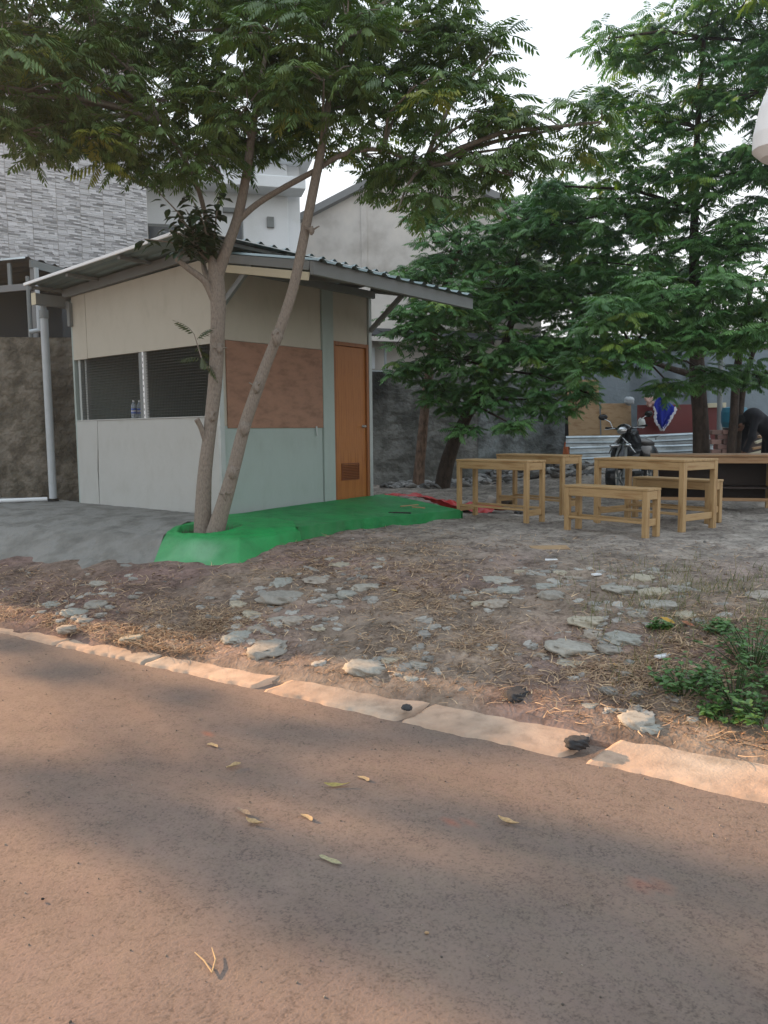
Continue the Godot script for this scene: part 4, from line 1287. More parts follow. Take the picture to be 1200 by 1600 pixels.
	# trees beyond the walls
	for k in [[6.2, -18.9, [[5.12,4.6,-18.9,1],[6.55,3.9,-18.9,1],[7.96,3.88,-18.9,1],[6.4,5.0,-19.2,1.0]], "sunlit yellow green tree rising beyond the blue grey wall"], [2.6, -19.6, [[2.08,4.44,-19.5,1],[3.67,4.99,-19.5,1],[2.8,5.6,-19.7,0.9]], "pale green tree beyond the block wall, mostly hidden by the bushy tree"]]:
		t = thing("wall_tree", k[3], "tree", Vector3.ZERO, 0.0, "trees beyond the walls")
		obj("trunk", trunk_mesh([[k[0], 0, k[1], 0.14], [k[0] + 0.1, 2.0, k[1], 0.11], [k[0], 4.0, k[1], 0.07]], 8), M.bark_dark, t)
		foliage(t, k[2], 5.0, 0.34, [Color(0.07, 0.12, 0.03), Color(0.11, 0.16, 0.03), Color(0.2, 0.2, 0.04)], [Vector3(k[0], 3.2, k[1]), Vector3(k[0], 4.0, k[1])], M.bark_dark)

# ---------------------------------------------------------------- furniture
func make_table(called: String, label: String, category: String, len: float, wid: float, hi: float, at: Vector3, turn: float, group: String, leg := 0.06) -> Node3D:
	var t := thing(called, label, category, at, turn, group)
	var n := 4 if wid > 0.5 else (3 if wid > 0.3 else 2)
	var pw := wid / n
	for i in n:
		var m := MB.new()
		var z := -wid / 2 + pw * (i + 0.5)
		m.box(Vector3(len, 0.024, pw - 0.003), Transform3D(Basis(), Vector3(rng.randf_range(-0.003, 0.003), hi - 0.012 + 0.001 * (i % 2), z)), 0.003)
		obj("plank", m, M.pine_x, t)
	var ap := 0.085
	for sx in [-1, 1]:
		for sz in [-1, 1]:
			var m := MB.new()
			m.box(Vector3(leg, hi - 0.025, leg), Transform3D(Basis(), Vector3(sx * (len / 2 - leg / 2 - 0.004), (hi - 0.025) / 2, sz * (wid / 2 - leg / 2 - 0.004))), 0.004)
			obj("leg", m, M.pine_y, t)
		var m2 := MB.new()
		m2.box(Vector3(0.022, ap, wid - 2 * leg - 0.012), Transform3D(Basis(), Vector3(sx * (len / 2 - 0.018), hi - 0.026 - ap / 2, 0)), 0.003)
		obj("apron", m2, M.pine_z, t)
		m2 = MB.new()
		m2.box(Vector3(0.024, 0.07, wid - 2 * leg - 0.012), Transform3D(Basis(), Vector3(sx * (len / 2 - leg / 2), 0.15, 0)), 0.003)
		obj("end_stretcher", m2, M.pine_z, t)
	for sz in [-1, 1]:
		var m := MB.new()
		m.box(Vector3(len - 2 * leg - 0.012, ap, 0.022), Transform3D(Basis(), Vector3(0, hi - 0.026 - ap / 2, sz * (wid / 2 - 0.018))), 0.003)
		obj("apron", m, M.pine_x, t)
		m = MB.new()
		m.box(Vector3(len - 2 * leg - 0.012, 0.026, 0.036), Transform3D(Basis(), Vector3(0, 0.19 if wid > 0.3 else 0.15, sz * (wid / 2 - leg / 2 - 0.004))), 0.003)
		obj("long_stretcher", m, M.pine_x, t)
	return t

func build_furniture() -> void:
	var set := "new pine tables and benches in the yard"
	make_table("pine_table", "full width pine table with a bench pushed up on either side", "table", 1.15, 0.62, 0.75, place(2.96, -8.755), deg_to_rad(-54), set)
	make_table("pine_table", "narrow pine table nearest the green platform, one leg by the red sheet", "table", 1.07, 0.36, 0.75, place(1.384, -9.533), deg_to_rad(-46.7), set, 0.052)
	make_table("pine_table", "narrow pine table standing just behind the one beside the green platform", "table", 1.2, 0.36, 0.76, place(2.02, -10.5), deg_to_rad(-55), set, 0.052)
	make_table("pine_bench", "low pine bench in front of the wide table, nearest to the road", "bench", 0.98, 0.26, 0.485, place(2.32, -8.15), deg_to_rad(-49), set, 0.056)
	make_table("pine_bench", "low pine bench on the far side of the wide table, beside the counter", "bench", 1.02, 0.27, 0.485, place(3.39, -9.26), deg_to_rad(-54), set, 0.056)
	var c := thing("counter", "long brown counter table with a dark front panel at the right edge", "counter", place(4.32, -10.5), deg_to_rad(-18.4))
	var L := 1.56
	for i in 3:
		var m := MB.new()
		m.box(Vector3(L, 0.026, 0.228), Transform3D(Basis(), Vector3(0, 0.727, -0.232 + 0.232 * i)), 0.003)
		obj("plank", m, M.counter_wood, c)
	for sx in [-1, 1]:
		for sz in [-1, 1]:
			var m := MB.new()
			m.box(Vector3(0.06, 0.71, 0.06), Transform3D(Basis(), Vector3(sx * (L / 2 - 0.07), 0.357, sz * 0.3)), 0.004)
			obj("leg", m, M.pine_y, c)
	var m3 := MB.new()
	m3.bx(-L / 2 + 0.11, L / 2 - 0.11, 0.63, 0.71, 0.30, 0.325)
	obj("apron", m3, M.counter_wood, c)
	m3 = MB.new()
	m3.bx(-L / 2 + 0.11, L / 2 - 0.11, 0.12, 0.70, -0.29, -0.27)
	obj("panel", m3, M.counter_panel, c)
	for sx in [-1, 1]:
		m3 = MB.new()
		m3.bx(sx * (L / 2 - 0.07) - 0.01, sx * (L / 2 - 0.07) + 0.01, 0.12, 0.70, -0.265, 0.265)
		obj("side_panel", m3, M.counter_panel, c)
	m3 = MB.new()
	m3.bx(-L / 2 + 0.105, L / 2 - 0.105, 0.15, 0.19, 0.28, 0.32)
	obj("long_stretcher", m3, M.counter_wood, c)
	m3 = MB.new()
	m3.bx(-L / 2 + 0.11, L / 2 - 0.11, 0.30, 0.32, -0.26, 0.2)
	obj("shelf", m3, M.counter_panel, c)

# ---------------------------------------------------------------- scooter
func build_scooter() -> void:
	var s := thing("scooter", "black motor scooter parked behind the pine tables, front towards the road", "scooter", place(4.02, -12.75), deg_to_rad(-130))
	s.rotation.x = 0.05
	for x in [0.63, -0.6]:
		var m := MB.new()
		var xf := Transform3D(Basis(Vector3.RIGHT, PI / 2), Vector3(x, 0.285, 0))
		var pr := []
		for i in 17:
			var a := TAU * i / 16.0
			pr.append(Vector2(0.235 + 0.05 * cos(a), 0.05 * sin(a)))
		m.lathe(pr, 28, xf)
		var w := obj("wheel", m, M.rubber, s)
		m = MB.new()
		m.lathe([Vector2(0.195, -0.03), Vector2(0.195, 0.03), Vector2(0.17, 0.02), Vector2(0.17, -0.02), Vector2(0.195, -0.03)], 24, xf)
		for k in 5:
			var a := TAU * k / 5
			m.bar(Vector3(x, 0.285, 0), Vector3(x + 0.175 * cos(a), 0.285 + 0.175 * sin(a), 0), 0.03, 0.02)
		obj("rim", m, M.grey_paint, w)
	var m := MB.new()
	for z in [-0.075, 0.075]:
		m.tube([Vector3(0.63, 0.285, z), Vector3(0.5, 0.62, z), Vector3(0.42, 0.8, z * 0.6)], [0.02, 0.022, 0.025], 8)
	obj("fork", m, M.grey_paint, s)
	m = MB.new()
	m.grid(16, 6, func(u: float, v: float):
		var a := lerpf(-0.6, 2.0, u)
		var zz := (v - 0.5) * 0.15
		var r := 0.32 - 1.6 * zz * zz
		return [Vector3(0.63 + r * sin(a) * 0.98, 0.29 + r * cos(a), zz), Color.WHITE], Vector3(0.3, 1, 0))
	obj("front_fender", m, M.black_gloss, s)
	m = MB.new()
	for side in 2:
		m.grid(16, 14, func(u: float, v: float):
			var q := u * 2 - 1
			var hw := 0.13 + 0.11 * sin(PI * clampf(v * 1.05, 0, 1))
			return [Vector3(0.56 - 0.16 * q * q - 0.22 * v + 0.05 * sin(v * 5) - 0.012 * side, 0.40 + 0.6 * v, hw * q), Color.WHITE], Vector3(1, 0.2, 0))
	var fa := obj("front_fairing", m, M.black_gloss, s)
	for z in [-1, 1]:
		m = MB.new()
		m.lump(Vector3(0.05, 0.035, 0.08), Transform3D(Basis(Vector3.UP, 0.5 * z), Vector3(0.5, 0.78, 0.1 * z)), nz, 0.0, 0)
		obj("indicator", m, M.chrome, fa)
		m = MB.new()
		m.tube([Vector3(0.49, 0.9, 0.03 * z), Vector3(0.5, 0.8, 0.12 * z), Vector3(0.47, 0.66, 0.215 * z)], [0.008, 0.014, 0.008], 6)
		obj("trim_line", m, M.chrome, fa)
	m = MB.new()
	m.lump(Vector3(0.1, 0.085, 0.12), Transform3D(Basis(), Vector3(0.36, 1.03, 0)), nz, 0.05, 2)
	var cw := obj("handlebar_cowl", m, M.black_gloss, s)
	m = MB.new()
	m.lump(Vector3(0.035, 0.06, 0.085), Transform3D(Basis(), Vector3(0.45, 1.01, 0)), nz, 0.0, 2)
	obj("headlight", m, M.chrome, cw)
	for z in [-1, 1]:
		m = MB.new()
		m.tube([Vector3(0.34, 1.04, 0.08 * z), Vector3(0.28, 1.07, 0.34 * z)], [0.017, 0.017], 8)
		var gr := obj("handlebar", m, M.rubber, s)
		m = MB.new()
		m.tube([Vector3(0.37, 1.05, 0.14 * z), Vector3(0.36, 1.04, 0.33 * z)], [0.008, 0.006], 6)
		obj("lever", m, M.chrome, gr)
		m = MB.new()
		m.tube([Vector3(0.33, 1.06, 0.2 * z), Vector3(0.34, 1.16, 0.24 * z), Vector3(0.31, 1.21, 0.34 * z)], [0.007, 0.007, 0.006], 6)
		var ms := obj("mirror_stem", m, M.chrome, s)
		m = MB.new()
		m.lump(Vector3(0.03, 0.05, 0.075), Transform3D(Basis(Vector3.UP, 0.3 * z), Vector3(0.3, 1.24, 0.37 * z)), nz, 0.0, 0, 14, 8)
		obj("mirror", m, M.black_gloss, ms)
	m = MB.new()
	m.box(Vector3(0.42, 0.07, 0.26), Transform3D(Basis(), Vector3(0.12, 0.33, 0)), 0.02)
	obj("floorboard", m, M.rubber, s)
	m = MB.new()
	m.lump(Vector3(0.5, 0.24, 0.16), Transform3D(Basis(Vector3.BACK, 0.16), Vector3(-0.42, 0.6, 0)), nz, 0.06, 5, 18, 10)
	obj("body", m, M.black_gloss, s)
	m = MB.new()
	m.lump(Vector3(0.42, 0.09, 0.145), Transform3D(Basis(Vector3.BACK, 0.08), Vector3(-0.3, 0.80, 0)), nz, 0.05, 9, 18, 10)
	obj("seat", m, M.black_plastic, s)
	m = MB.new()
	m.tube([Vector3(-0.6, 0.86, 0.12), Vector3(-0.85, 0.9, 0.1), Vector3(-0.9, 0.9, 0), Vector3(-0.85, 0.9, -0.1), Vector3(-0.6, 0.86, -0.12)], [0.014, 0.014, 0.014, 0.014, 0.014], 8)
	obj("grab_rail", m, M.grey_paint, s)
	m = MB.new()
	m.tube([Vector3(-0.15, 0.26, 0.13), Vector3(-0.45, 0.27, 0.16), Vector3(-0.85, 0.38, 0.17)], [0.025, 0.05, 0.045], 10)
	obj("exhaust", m, M.chrome, s)
	m = MB.new()
	m.tube([Vector3(0.0, 0.3, -0.12), Vector3(-0.05, 0.01, -0.24)], [0.012, 0.01], 6)
	obj("side_stand", m, M.grey_paint, s)

# ---------------------------------------------------------------- a body as one smooth surface
func sdf_body(mb: MB, bones: Array, cell: float, k: float) -> void:
	# bones: [a, b, ra, rb, colour]; tapered capsules joined by a smooth minimum, meshed as surface nets
	var lo := Vector3(1e9, 1e9, 1e9)
	var hi := -lo
	for b in bones:
		var r := maxf(b[2], b[3]) + 0.05
		lo = lo.min(b[0] - Vector3.ONE * r).min(b[1] - Vector3.ONE * r)
		hi = hi.max(b[0] + Vector3.ONE * r).max(b[1] + Vector3.ONE * r)
	var nx := int((hi.x - lo.x) / cell) + 3
	var ny := int((hi.y - lo.y) / cell) + 3
	var nzz := int((hi.z - lo.z) / cell) + 3
	var f := PackedFloat32Array()
	f.resize(nx * ny * nzz)
	f.fill(1.0)
	var near := PackedFloat32Array()
	near.resize(f.size())
	near.fill(9.0)
	var who := PackedInt32Array()
	who.resize(f.size())
	for bi in bones.size():
		var b: Array = bones[bi]
		var a0: Vector3 = b[0]
		var ab: Vector3 = b[1] - a0
		var l2 := maxf(ab.length_squared(), 1e-9)
		var rr := maxf(b[2], b[3]) + k + cell * 2
		var p0 := ((a0.min(b[1]) - Vector3.ONE * rr - lo) / cell).floor()
		var p1 := ((a0.max(b[1]) + Vector3.ONE * rr - lo) / cell).ceil()
		for x in range(maxi(0, int(p0.x)), mini(nx, int(p1.x))):
			for y in range(maxi(0, int(p0.y)), mini(ny, int(p1.y))):
				for z in range(maxi(0, int(p0.z)), mini(nzz, int(p1.z))):
					var p := lo + Vector3(x, y, z) * cell
					var t := clampf((p - a0).dot(ab) / l2, 0, 1)
					var d := (p - a0 - ab * t).length() - lerpf(b[2], b[3], t)
					var i := (x * ny + y) * nzz + z
					var h := maxf(k - absf(f[i] - d), 0.0) / k
					f[i] = minf(f[i], d) - h * h * k * 0.25
					if d < near[i]:
						near[i] = d
						who[i] = bi
	var at := {}
	var offs := [0, 1, nzz, nzz + 1, ny * nzz, ny * nzz + 1, ny * nzz + nzz, ny * nzz + nzz + 1]
	for x in nx - 1:
		for y in ny - 1:
			for z in nzz - 1:
				var i := (x * ny + y) * nzz + z
				var inside := 0
				for o in offs:
					if f[i + o] < 0: inside += 1
				if inside == 0 or inside == 8: continue
				var s := Vector3()
				var n := 0
				for e in [[0, 1], [0, 2], [0, 4], [1, 3], [1, 5], [2, 3], [2, 6], [4, 5], [4, 6], [3, 7], [5, 7], [6, 7]]:
					var fa := f[i + offs[e[0]]]
					var fb := f[i + offs[e[1]]]
					if (fa < 0) != (fb < 0):
						var t := fa / (fa - fb)
						var q0 := Vector3(e[0] >> 2 & 1, e[0] >> 1 & 1, e[0] & 1)
						var q1 := Vector3(e[1] >> 2 & 1, e[1] >> 1 & 1, e[1] & 1)
						s += q0.lerp(q1, t)
						n += 1
				var g := Vector3(f[i + ny * nzz] - f[i], f[i + nzz] - f[i], f[i + 1] - f[i]) + Vector3(f[i + offs[7]] - f[i + offs[3]], f[i + offs[7]] - f[i + offs[5]], f[i + offs[7]] - f[i + offs[6]])
				mb.col = bones[who[i]][4]
				at[i] = mb.vert(lo + (Vector3(x, y, z) + s / n) * cell, g.normalized(), Vector2.ZERO)
	for x in range(1, nx - 1):
		for y in range(1, ny - 1):
			for z in range(1, nzz - 1):
				var i := (x * ny + y) * nzz + z
				for ax in 3:
					var st: int = [ny * nzz, nzz, 1][ax]
					if (f[i] < 0) == (f[i + st] < 0): continue
					var o1: int = [nzz, ny * nzz, ny * nzz][ax]
					var o2: int = [1, 1, nzz][ax]
					var q := [i - o1 - o2, i - o2, i, i - o1]
					if q.all(func(w): return at.has(w)):
						mb.face(at[q[0]], at[q[1]], at[q[2]])
						mb.face(at[q[0]], at[q[2]], at[q[3]])

func build_person() -> void:
	var p := thing("person", "person in dark clothes bending forward at the waist behind the counter", "person", place(5.8, -12.0), PI - 0.15)
	var shirt := Color(0.008, 0.009, 0.014)
	var trouser := Color(0.006, 0.007, 0.010)
	var skin := Color(0.16, 0.085, 0.055)
	var hair := Color(0.006, 0.005, 0.005)
	var b := []
	for s in [-1.0, 1.0]:
		b.append([Vector3(0, 0.94, 0.09 * s), Vector3(0.05, 0.5, 0.1 * s), 0.1, 0.068, trouser])
		b.append([Vector3(0.05, 0.5, 0.1 * s), Vector3(-0.02, 0.1, 0.1 * s), 0.068, 0.05, trouser])
		b.append([Vector3(-0.04, 0.05, 0.1 * s), Vector3(0.16, 0.035, 0.12 * s), 0.045, 0.035, trouser])
		b.append([Vector3(0.28, 1.24, 0.16 * s), Vector3(0.33, 0.95, 0.2 * s), 0.06, 0.046, shirt])
		b.append([Vector3(0.33, 0.95, 0.2 * s), Vector3(0.40, 0.74, 0.14 * s), 0.045, 0.034, shirt])
		b.append([Vector3(0.40, 0.74, 0.14 * s), Vector3(0.42, 0.66, 0.12 * s), 0.03, 0.032, skin])
	b.append([Vector3(-0.01, 0.97, 0), Vector3(0.08, 1.1, 0), 0.13, 0.125, shirt])
	b.append([Vector3(0.08, 1.1, 0), Vector3(0.27, 1.24, 0), 0.125, 0.14, shirt])
	b.append([Vector3(0.26, 1.24, -0.1), Vector3(0.26, 1.24, 0.1), 0.1, 0.1, shirt])
	b.append([Vector3(-0.10, 0.98, -0.06), Vector3(-0.13, 0.96, 0.06), 0.07, 0.06, shirt])
	b.append([Vector3(0.33, 1.25, 0), Vector3(0.42, 1.2, 0), 0.058, 0.055, skin])
	var m := MB.new()
	sdf_body(m, b, 0.014, 0.05)
	# head, looking down at the hands
	var hd := []
	hd.append([Vector3(0.44, 1.2, 0), Vector3(0.485, 1.13, 0), 0.082, 0.074, hair])
	hd.append([Vector3(0.455, 1.1, 0), Vector3(0.50, 1.075, 0), 0.066, 0.05, skin])
	hd.append([Vector3(0.452, 1.06, 0), Vector3(0.44, 1.045, 0), 0.016, 0.018, skin])
	for s in [-1.0, 1.0]:
		hd.append([Vector3(0.455, 1.13, 0.075 * s), Vector3(0.47, 1.115, 0.08 * s), 0.014, 0.018, skin])
		hd.append([Vector3(0.44, 1.09, 0.028 * s), Vector3(0.442, 1.088, 0.03 * s), 0.011, 0.011, Color(0.02, 0.015, 0.012)])
	sdf_body(m, hd, 0.006, 0.02)
	for s in [-1.0, 1.0]:
		var hb := []
		var w := Vector3(0.42, 0.66, 0.12 * s)
		hb.append([w, w + Vector3(0.03, -0.07, -0.01 * s), 0.026, 0.024, skin])
		hb.append([w + Vector3(0.0, -0.02, 0.015 * s), w + Vector3(0.01, -0.075, 0.022 * s), 0.02, 0.018, skin])
		for q in 4:
			var k := w + Vector3(0.04 - 0.017 * q, -0.085 - 0.004 * q, 0.0)
			var l: float = [0.036, 0.041, 0.038, 0.03][q]
			hb.append([k, k + Vector3(0.006, -l, -0.008 * s), 0.0095, 0.009, skin])
			hb.append([k + Vector3(0.006, -l, -0.008 * s), k + Vector3(0.0, -l * 1.7, -0.026 * s), 0.009, 0.0075, skin])
		hb.append([w + Vector3(0.045, -0.03, -0.01 * s), w + Vector3(0.068, -0.065, -0.026 * s), 0.011, 0.01, skin])
		hb.append([w + Vector3(0.068, -0.065, -0.026 * s), w + Vector3(0.068, -0.095, -0.036 * s), 0.01, 0.008, skin])
		sdf_body(m, hb, 0.005, 0.008)
	obj("body", m, M.cloth, p)

# ---------------------------------------------------------------- what stands about at the back of the yard
func build_clutter() -> void:
	var m := MB.new()
	# boards leaning on the wall
	slab_thing("plywood_board", "tall pale plywood sheet leaning on the wall, half hidden by leaves", "board", Vector3(3.86, 0.8, -16.6), Vector3(4.55, 0.8, -16.72), 1.75, M.board, 0.12)
	slab_thing("plywood_board", "square plywood sheet beside the maroon panel", "board", Vector3(4.56, 0.8, -16.7), Vector3(5.22, 0.8, -16.8), 1.25, M.board, 0.1)
	var mr := slab_thing("maroon_panel", "long dark maroon panel above the zinc sheets", "panel", Vector3(5.22, 0.8, -16.5), Vector3(6.9, 0.8, -16.4), 1.2, M.maroon, 0.05)
	m = MB.new()
	m.bar(Vector3(6.6, 1.97, -16.38), Vector3(6.96, 1.98, -16.36), 0.04, 0.09)
	m.bar(Vector3(6.92, 0.8, -16.36), Vector3(6.92, 1.97, -16.36), 0.04, 0.06)
	var fr := obj("frame", m, M.pale_wood, mr)
	fr.transform = mr.transform.affine_inverse()
	# zinc sheets laid on edge
	var z := thing("zinc_sheets", "shiny ribbed zinc sheets laid lengthwise along the wall", "metal sheets", Vector3(3.78, 0.74, -16.1), deg_to_rad(3))
	for k in 3:
		m = MB.new()
		for side in 2:
			m.grid(60, 24, func(u: float, w: float):
				var y := 0.21 * k + 0.215 * w
				var q := fposmod(w * 2.0 + 0.5, 1.0)
				var rib := 0.03 * smooth(0.0, 0.12, q) * smooth(0.34, 0.22, q)
				return [Vector3(2.95 * u - 0.06 * k, y + 0.06 * u + 0.012 * sin(u * 5 + k), 0.05 * (2 - k) + rib + 0.018 * sin(u * 9 + k * 2) - 0.002 * side), Color.WHITE], Vector3(0, 0, 1))
		obj("sheet", m, M.zinc, z)
	# blue cloth with a pale scalloped edge, hung over the maroon panel
	var bc := thing("blue_cloth", "royal blue cloth with pale scalloped edge hanging over the maroon panel", "cloth", Vector3(5.6, 2.1, -16.28), deg_to_rad(2))
	m = MB.new()
	var clo := func(u: float, w: float) -> Vector3:
		var hw := 0.23 * (1.0 - pow(w, 2.8)) * (0.38 + 0.62 * smooth(-0.05, 0.32, w)) * (1.0 + 0.08 * sin(w * 11 + u * 4))
		return Vector3((u - 0.5) * 2 * hw + 0.07 * w + 0.04 * sin(w * 5), 0.05 - 0.66 * w - 0.06 * absf(u - 0.4) * (1 - w), 0.05 + 0.035 * sin(u * 11 + w * 4) + 0.02 * sin(u * 23) + 0.02 * w)
	for side in 2:
		m.grid(26, 26, func(u: float, w: float): return [clo.call(u, w * 0.97) - Vector3(0, 0, 0.004 * side), Color(0.012, 0.025, 0.28)], Vector3(0, 0, 1))
	obj("fabric", m, M.cloth, bc)
	m = MB.new()
	m.col = Color(0.55, 0.55, 0.6)
	for e in [0.0, 1.0]:
		for i in 12:
			var q: Vector3 = clo.call(e, 0.3 + 0.67 * i / 11.0)
			m.lump(Vector3(0.024 + 0.014 * (i % 2), 0.022 + 0.01 * (i % 3), 0.012), Transform3D(Basis(), q), nz, 0.3, i, 8, 5)
	obj("edging", m, M.cloth, bc)
	m = MB.new()
	m.col = Color(0.6, 0.38, 0.32)
	m.lump(Vector3(0.08, 0.1, 0.05), Transform3D(Basis(Vector3.BACK, 0.5), Vector3(5.4, 2.04, -16.3)), nz, 1.0, 3, 18, 12)
	tag(obj("pink_bundle", m, M.cloth), "small pink cloth bundle left of the blue cloth", "bundle")
	m = MB.new()
	m.col = Color(0.4, 0.43, 0.45)
	m.lump(Vector3(0.11, 0.08, 0.06), Transform3D(Basis(), Vector3(5.12, 2.09, -16.75)), nz, 0.6, 12)
	tag(obj("plastic_bag", m, M.cloth), "crumpled pale plastic bag on top of the square plywood sheet", "bag")
	m = MB.new()
	m.col = Color(0.45, 0.47, 0.45)
	m.lump(Vector3(0.08, 0.1, 0.05), Transform3D(Basis(), Vector3(5.2, 1.62, -16.2)), nz, 0.6, 22)
	tag(obj("small_bag", m, M.cloth), "small pale bag hanging on the left end of the maroon panel", "bag")
	# bricks, drum, poles
	var bs := thing("brick_stack", "stack of weathered bricks at the right end of the zinc sheets", "bricks", Vector3(6.25, 0.85, -14.9), 0.2)
	for i in 7:
		for j in 2:
			m = MB.new()
			m.col = Color(0.2, 0.12, 0.1) * rng.randf_range(0.7, 1.5)
			m.box(Vector3(0.2, 0.085, 0.1), Transform3D(Basis(Vector3.UP, rng.randf_range(-0.15, 0.15)), Vector3(0.12 * (i % 2) + 0.22 * j - 0.1, 0.045 + 0.09 * i, 0.02 * j)), 0.008)
			obj("brick", m, M.plain, bs)
	m = MB.new()
	m.lathe([Vector2(0, 0), Vector2(0.2, 0), Vector2(0.23, 0.1), Vector2(0.23, 0.28), Vector2(0.21, 0.36), Vector2(0.1, 0.38), Vector2(0, 0.38)], 20, Transform3D(Basis(), Vector3(6.5, 1.52, -14.9)))
	tag(obj("plastic_drum", m, M.teal), "teal blue plastic drum behind the thin trunks", "drum")
	var cb := MB.new()
	cb.bx(6.4, 7.0, 0.8, 1.515, -15.15, -14.7)
	tag(obj("timber_stand", cb, M.counter_panel), "dark timber stand under the teal drum", "stand")
	m = MB.new()
	m.tube([Vector3(5.36, 0.7, -12.25), Vector3(5.37, 1.6, -12.25), Vector3(5.43, 3.2, -12.25)], [0.025, 0.022, 0.02], 8)
	tag(obj("white_pole", m, M.white_paint), "thin white pole standing between the thin trunks", "pole")
	m = MB.new()
	m.tube([Vector3(6.70, 0.8, -16.0), Vector3(6.67, 3.2, -16.0)], [0.05, 0.05], 10)
	tag(obj("dark_pole", m, M.grey_paint), "dark upright pole right of the tall tree's trunk", "pole")
	m = MB.new()
	m.tube([Vector3(4.03, 0.5, -17.55), Vector3(4.03, 2.7, -17.55)], [0.06, 0.06], 10)
	tag(obj("wall_post", m, M.dark), "dark post at the corner of the two back walls", "post")
	m = MB.new()
	m.lathe([Vector2(0.15, 0), Vector2(0.15, 0.03), Vector2(0.1, 0.035), Vector2(0.03, 0.5), Vector2(0.0, 0.5)], 16, Transform3D(Basis(), Vector3(3.78, 0.76, -16.6)))
	tag(obj("traffic_cone", m, M.orange), "orange cone at the left end of the zinc sheets", "cone")
	for k in 5:
		m = MB.new()
		m.bar(Vector3(6.3 + 0.05 * k, 0.95 + 0.1 * k, -13.9), Vector3(7.1, 1.02 + 0.13 * k + 0.1 * (k % 2), -13.6 - 0.1 * k), 0.08, 0.04)
		tag(obj("timber_length", m, M.pale_wood if k % 2 else M.counter_wood), ["lowest dark length of timber in the pile behind the bending person", "second pale length of timber from the bottom of the pile", "middle dark length of timber in the pile behind the person", "second pale length of timber from the top of the pile", "topmost dark length of timber in the pile behind the person"][k], "timber", "timber pile behind the person")
	var yc := MB.new()
	yc.box(Vector3(0.5, 0.5, 0.4), Transform3D(Basis(Vector3.UP, 0.3), Vector3(6.25, 1.02, -12.4)), 0.03)
	tag(obj("yellow_crate", yc, mat("yellow", lin(0.3, 0.17, 0.03), 0.6)), "dull yellow crate at the right edge behind the person", "crate")
	# red plastic sheet along the slab's far edge
	m = MB.new()
	m.grid(60, 14, func(u: float, w: float):
		var a := Vector3(0.02, 0.63, -11.02).lerp(Vector3(1.45, 0.5, -10.15), u)
		var wid := lerpf(0.1, 0.5, u) * (0.7 + 0.3 * sin(u * 9))
		var p := a + Vector3(0.84, 0, -0.54) * (w - 0.25) * wid
		var hump := (0.05 + 0.08 * smooth(0.4, 0.8, u)) * sin(PI * w)
		return [Vector3(p.x, lerpf(0.632, 0.47, smooth(0.35, 0.9, u + 0.25 * w)) + hump * (0.6 + 0.7 * nz.get_noise_2d(p.x * 120, p.z * 120)) + 0.02 * nz.get_noise_2d(p.x * 300, p.z * 300), p.z), Color.WHITE])
	tag(obj("red_sheet", m, M.red_sheet), "crumpled red plastic sheet lying along the green slab's far edge", "sheet")
	# tools and scraps on the slab and under the narrow table
	m = MB.new()
	m.bar(Vector3(0.10, 0.60, -8.95), Vector3(0.30, 0.602, -8.85), 0.03, 0.014)
	m.bar(Vector3(0.05, 0.60, -8.97), Vector3(0.10, 0.60, -8.95), 0.012, 0.01)
	tag(obj("black_tool", m, M.black_plastic), "black hand tool lying on the green slab nearest the slab's front edge", "tool")
	for k in 2:
		m = MB.new()
		m.bar(Vector3(0.2 + 0.14 * k, 0.607, -9.62 + 0.1 * k), Vector3(0.42 + 0.06 * k, 0.607, -9.6 + 0.22 * k - 0.2 * (1 - k)), 0.025, 0.014)
		tag(obj("wood_offcut", m, M.board), ["thin wood offcut lying flat near the red sheet on the slab", "second thin wood offcut crossing the first on the slab"][k], "wood scrap")
	for k in 2:
		m = MB.new()
		var c := place([1.1, 1.72][k], [-10.55, -10.2][k], 0.035)
		m.lump(Vector3(0.15, 0.05, 0.055), Transform3D(Basis(Vector3.UP, 0.4 + k), c), nz, 0.3, k * 9)
		tag(obj("black_shoe", m, M.black_plastic), ["black shoe under the narrow table beside the red sheet", "black shoe under the narrow table's right end"][k], "shoe")
	for k in 4:
		m = MB.new()
		var cc := place(1.55 + 0.13 * k, -11.35 + 0.1 * (k % 2), 0.06)
		m.col = [Color(0.4, 0.36, 0.32), Color(0.1, 0.08, 0.07), Color(0.14, 0.1, 0.06), Color(0.35, 0.3, 0.27)][k]
		m.lump(Vector3(0.1, 0.09, 0.08), Transform3D(Basis(Vector3.UP, k), cc), nz, 0.6, k * 13)
		tag(obj("rag_bundle", m, M.cloth), ["pale rag bundle, leftmost behind the narrow table's legs", "dark rag bundle between the pale one and the brown one", "brown rag bundle behind the narrow table's legs", "pale rag bundle, rightmost behind the narrow table's legs"][k], "rags")
	m = MB.new()
	m.box(Vector3(0.34, 0.008, 0.13), Transform3D(Basis(Vector3.UP, 0.05) * Basis(Vector3.RIGHT, 0.12), place(1.48, -7.1, 0.02)), 0.001)
	tag(obj("cardboard_scrap", m, M.board), "flat brown cardboard strip on the dirt before the bench", "cardboard")
	for k in [[1.58, -5.89, 0.07, 0.04, 0.3, "small white scrap of foam among the pale stones"], [1.55, -4.36, 0.1, 0.04, 0.5, "white rectangular plastic scrap in the dry straw at right"], [1.37, -6.5, 0.1, 0.03, -0.1, "thin white strip of litter on the grey soil"]]:
		m = MB.new()
		m.box(Vector3(k[2], 0.012, k[3]), Transform3D(Basis(Vector3.UP, k[4]), place(k[0], k[1], 0.022)), 0.002)
		tag(obj("litter_scrap", m, M.white_paint), k[5], "litter")
	# white rounded thing that hangs at the right edge
	m = MB.new()
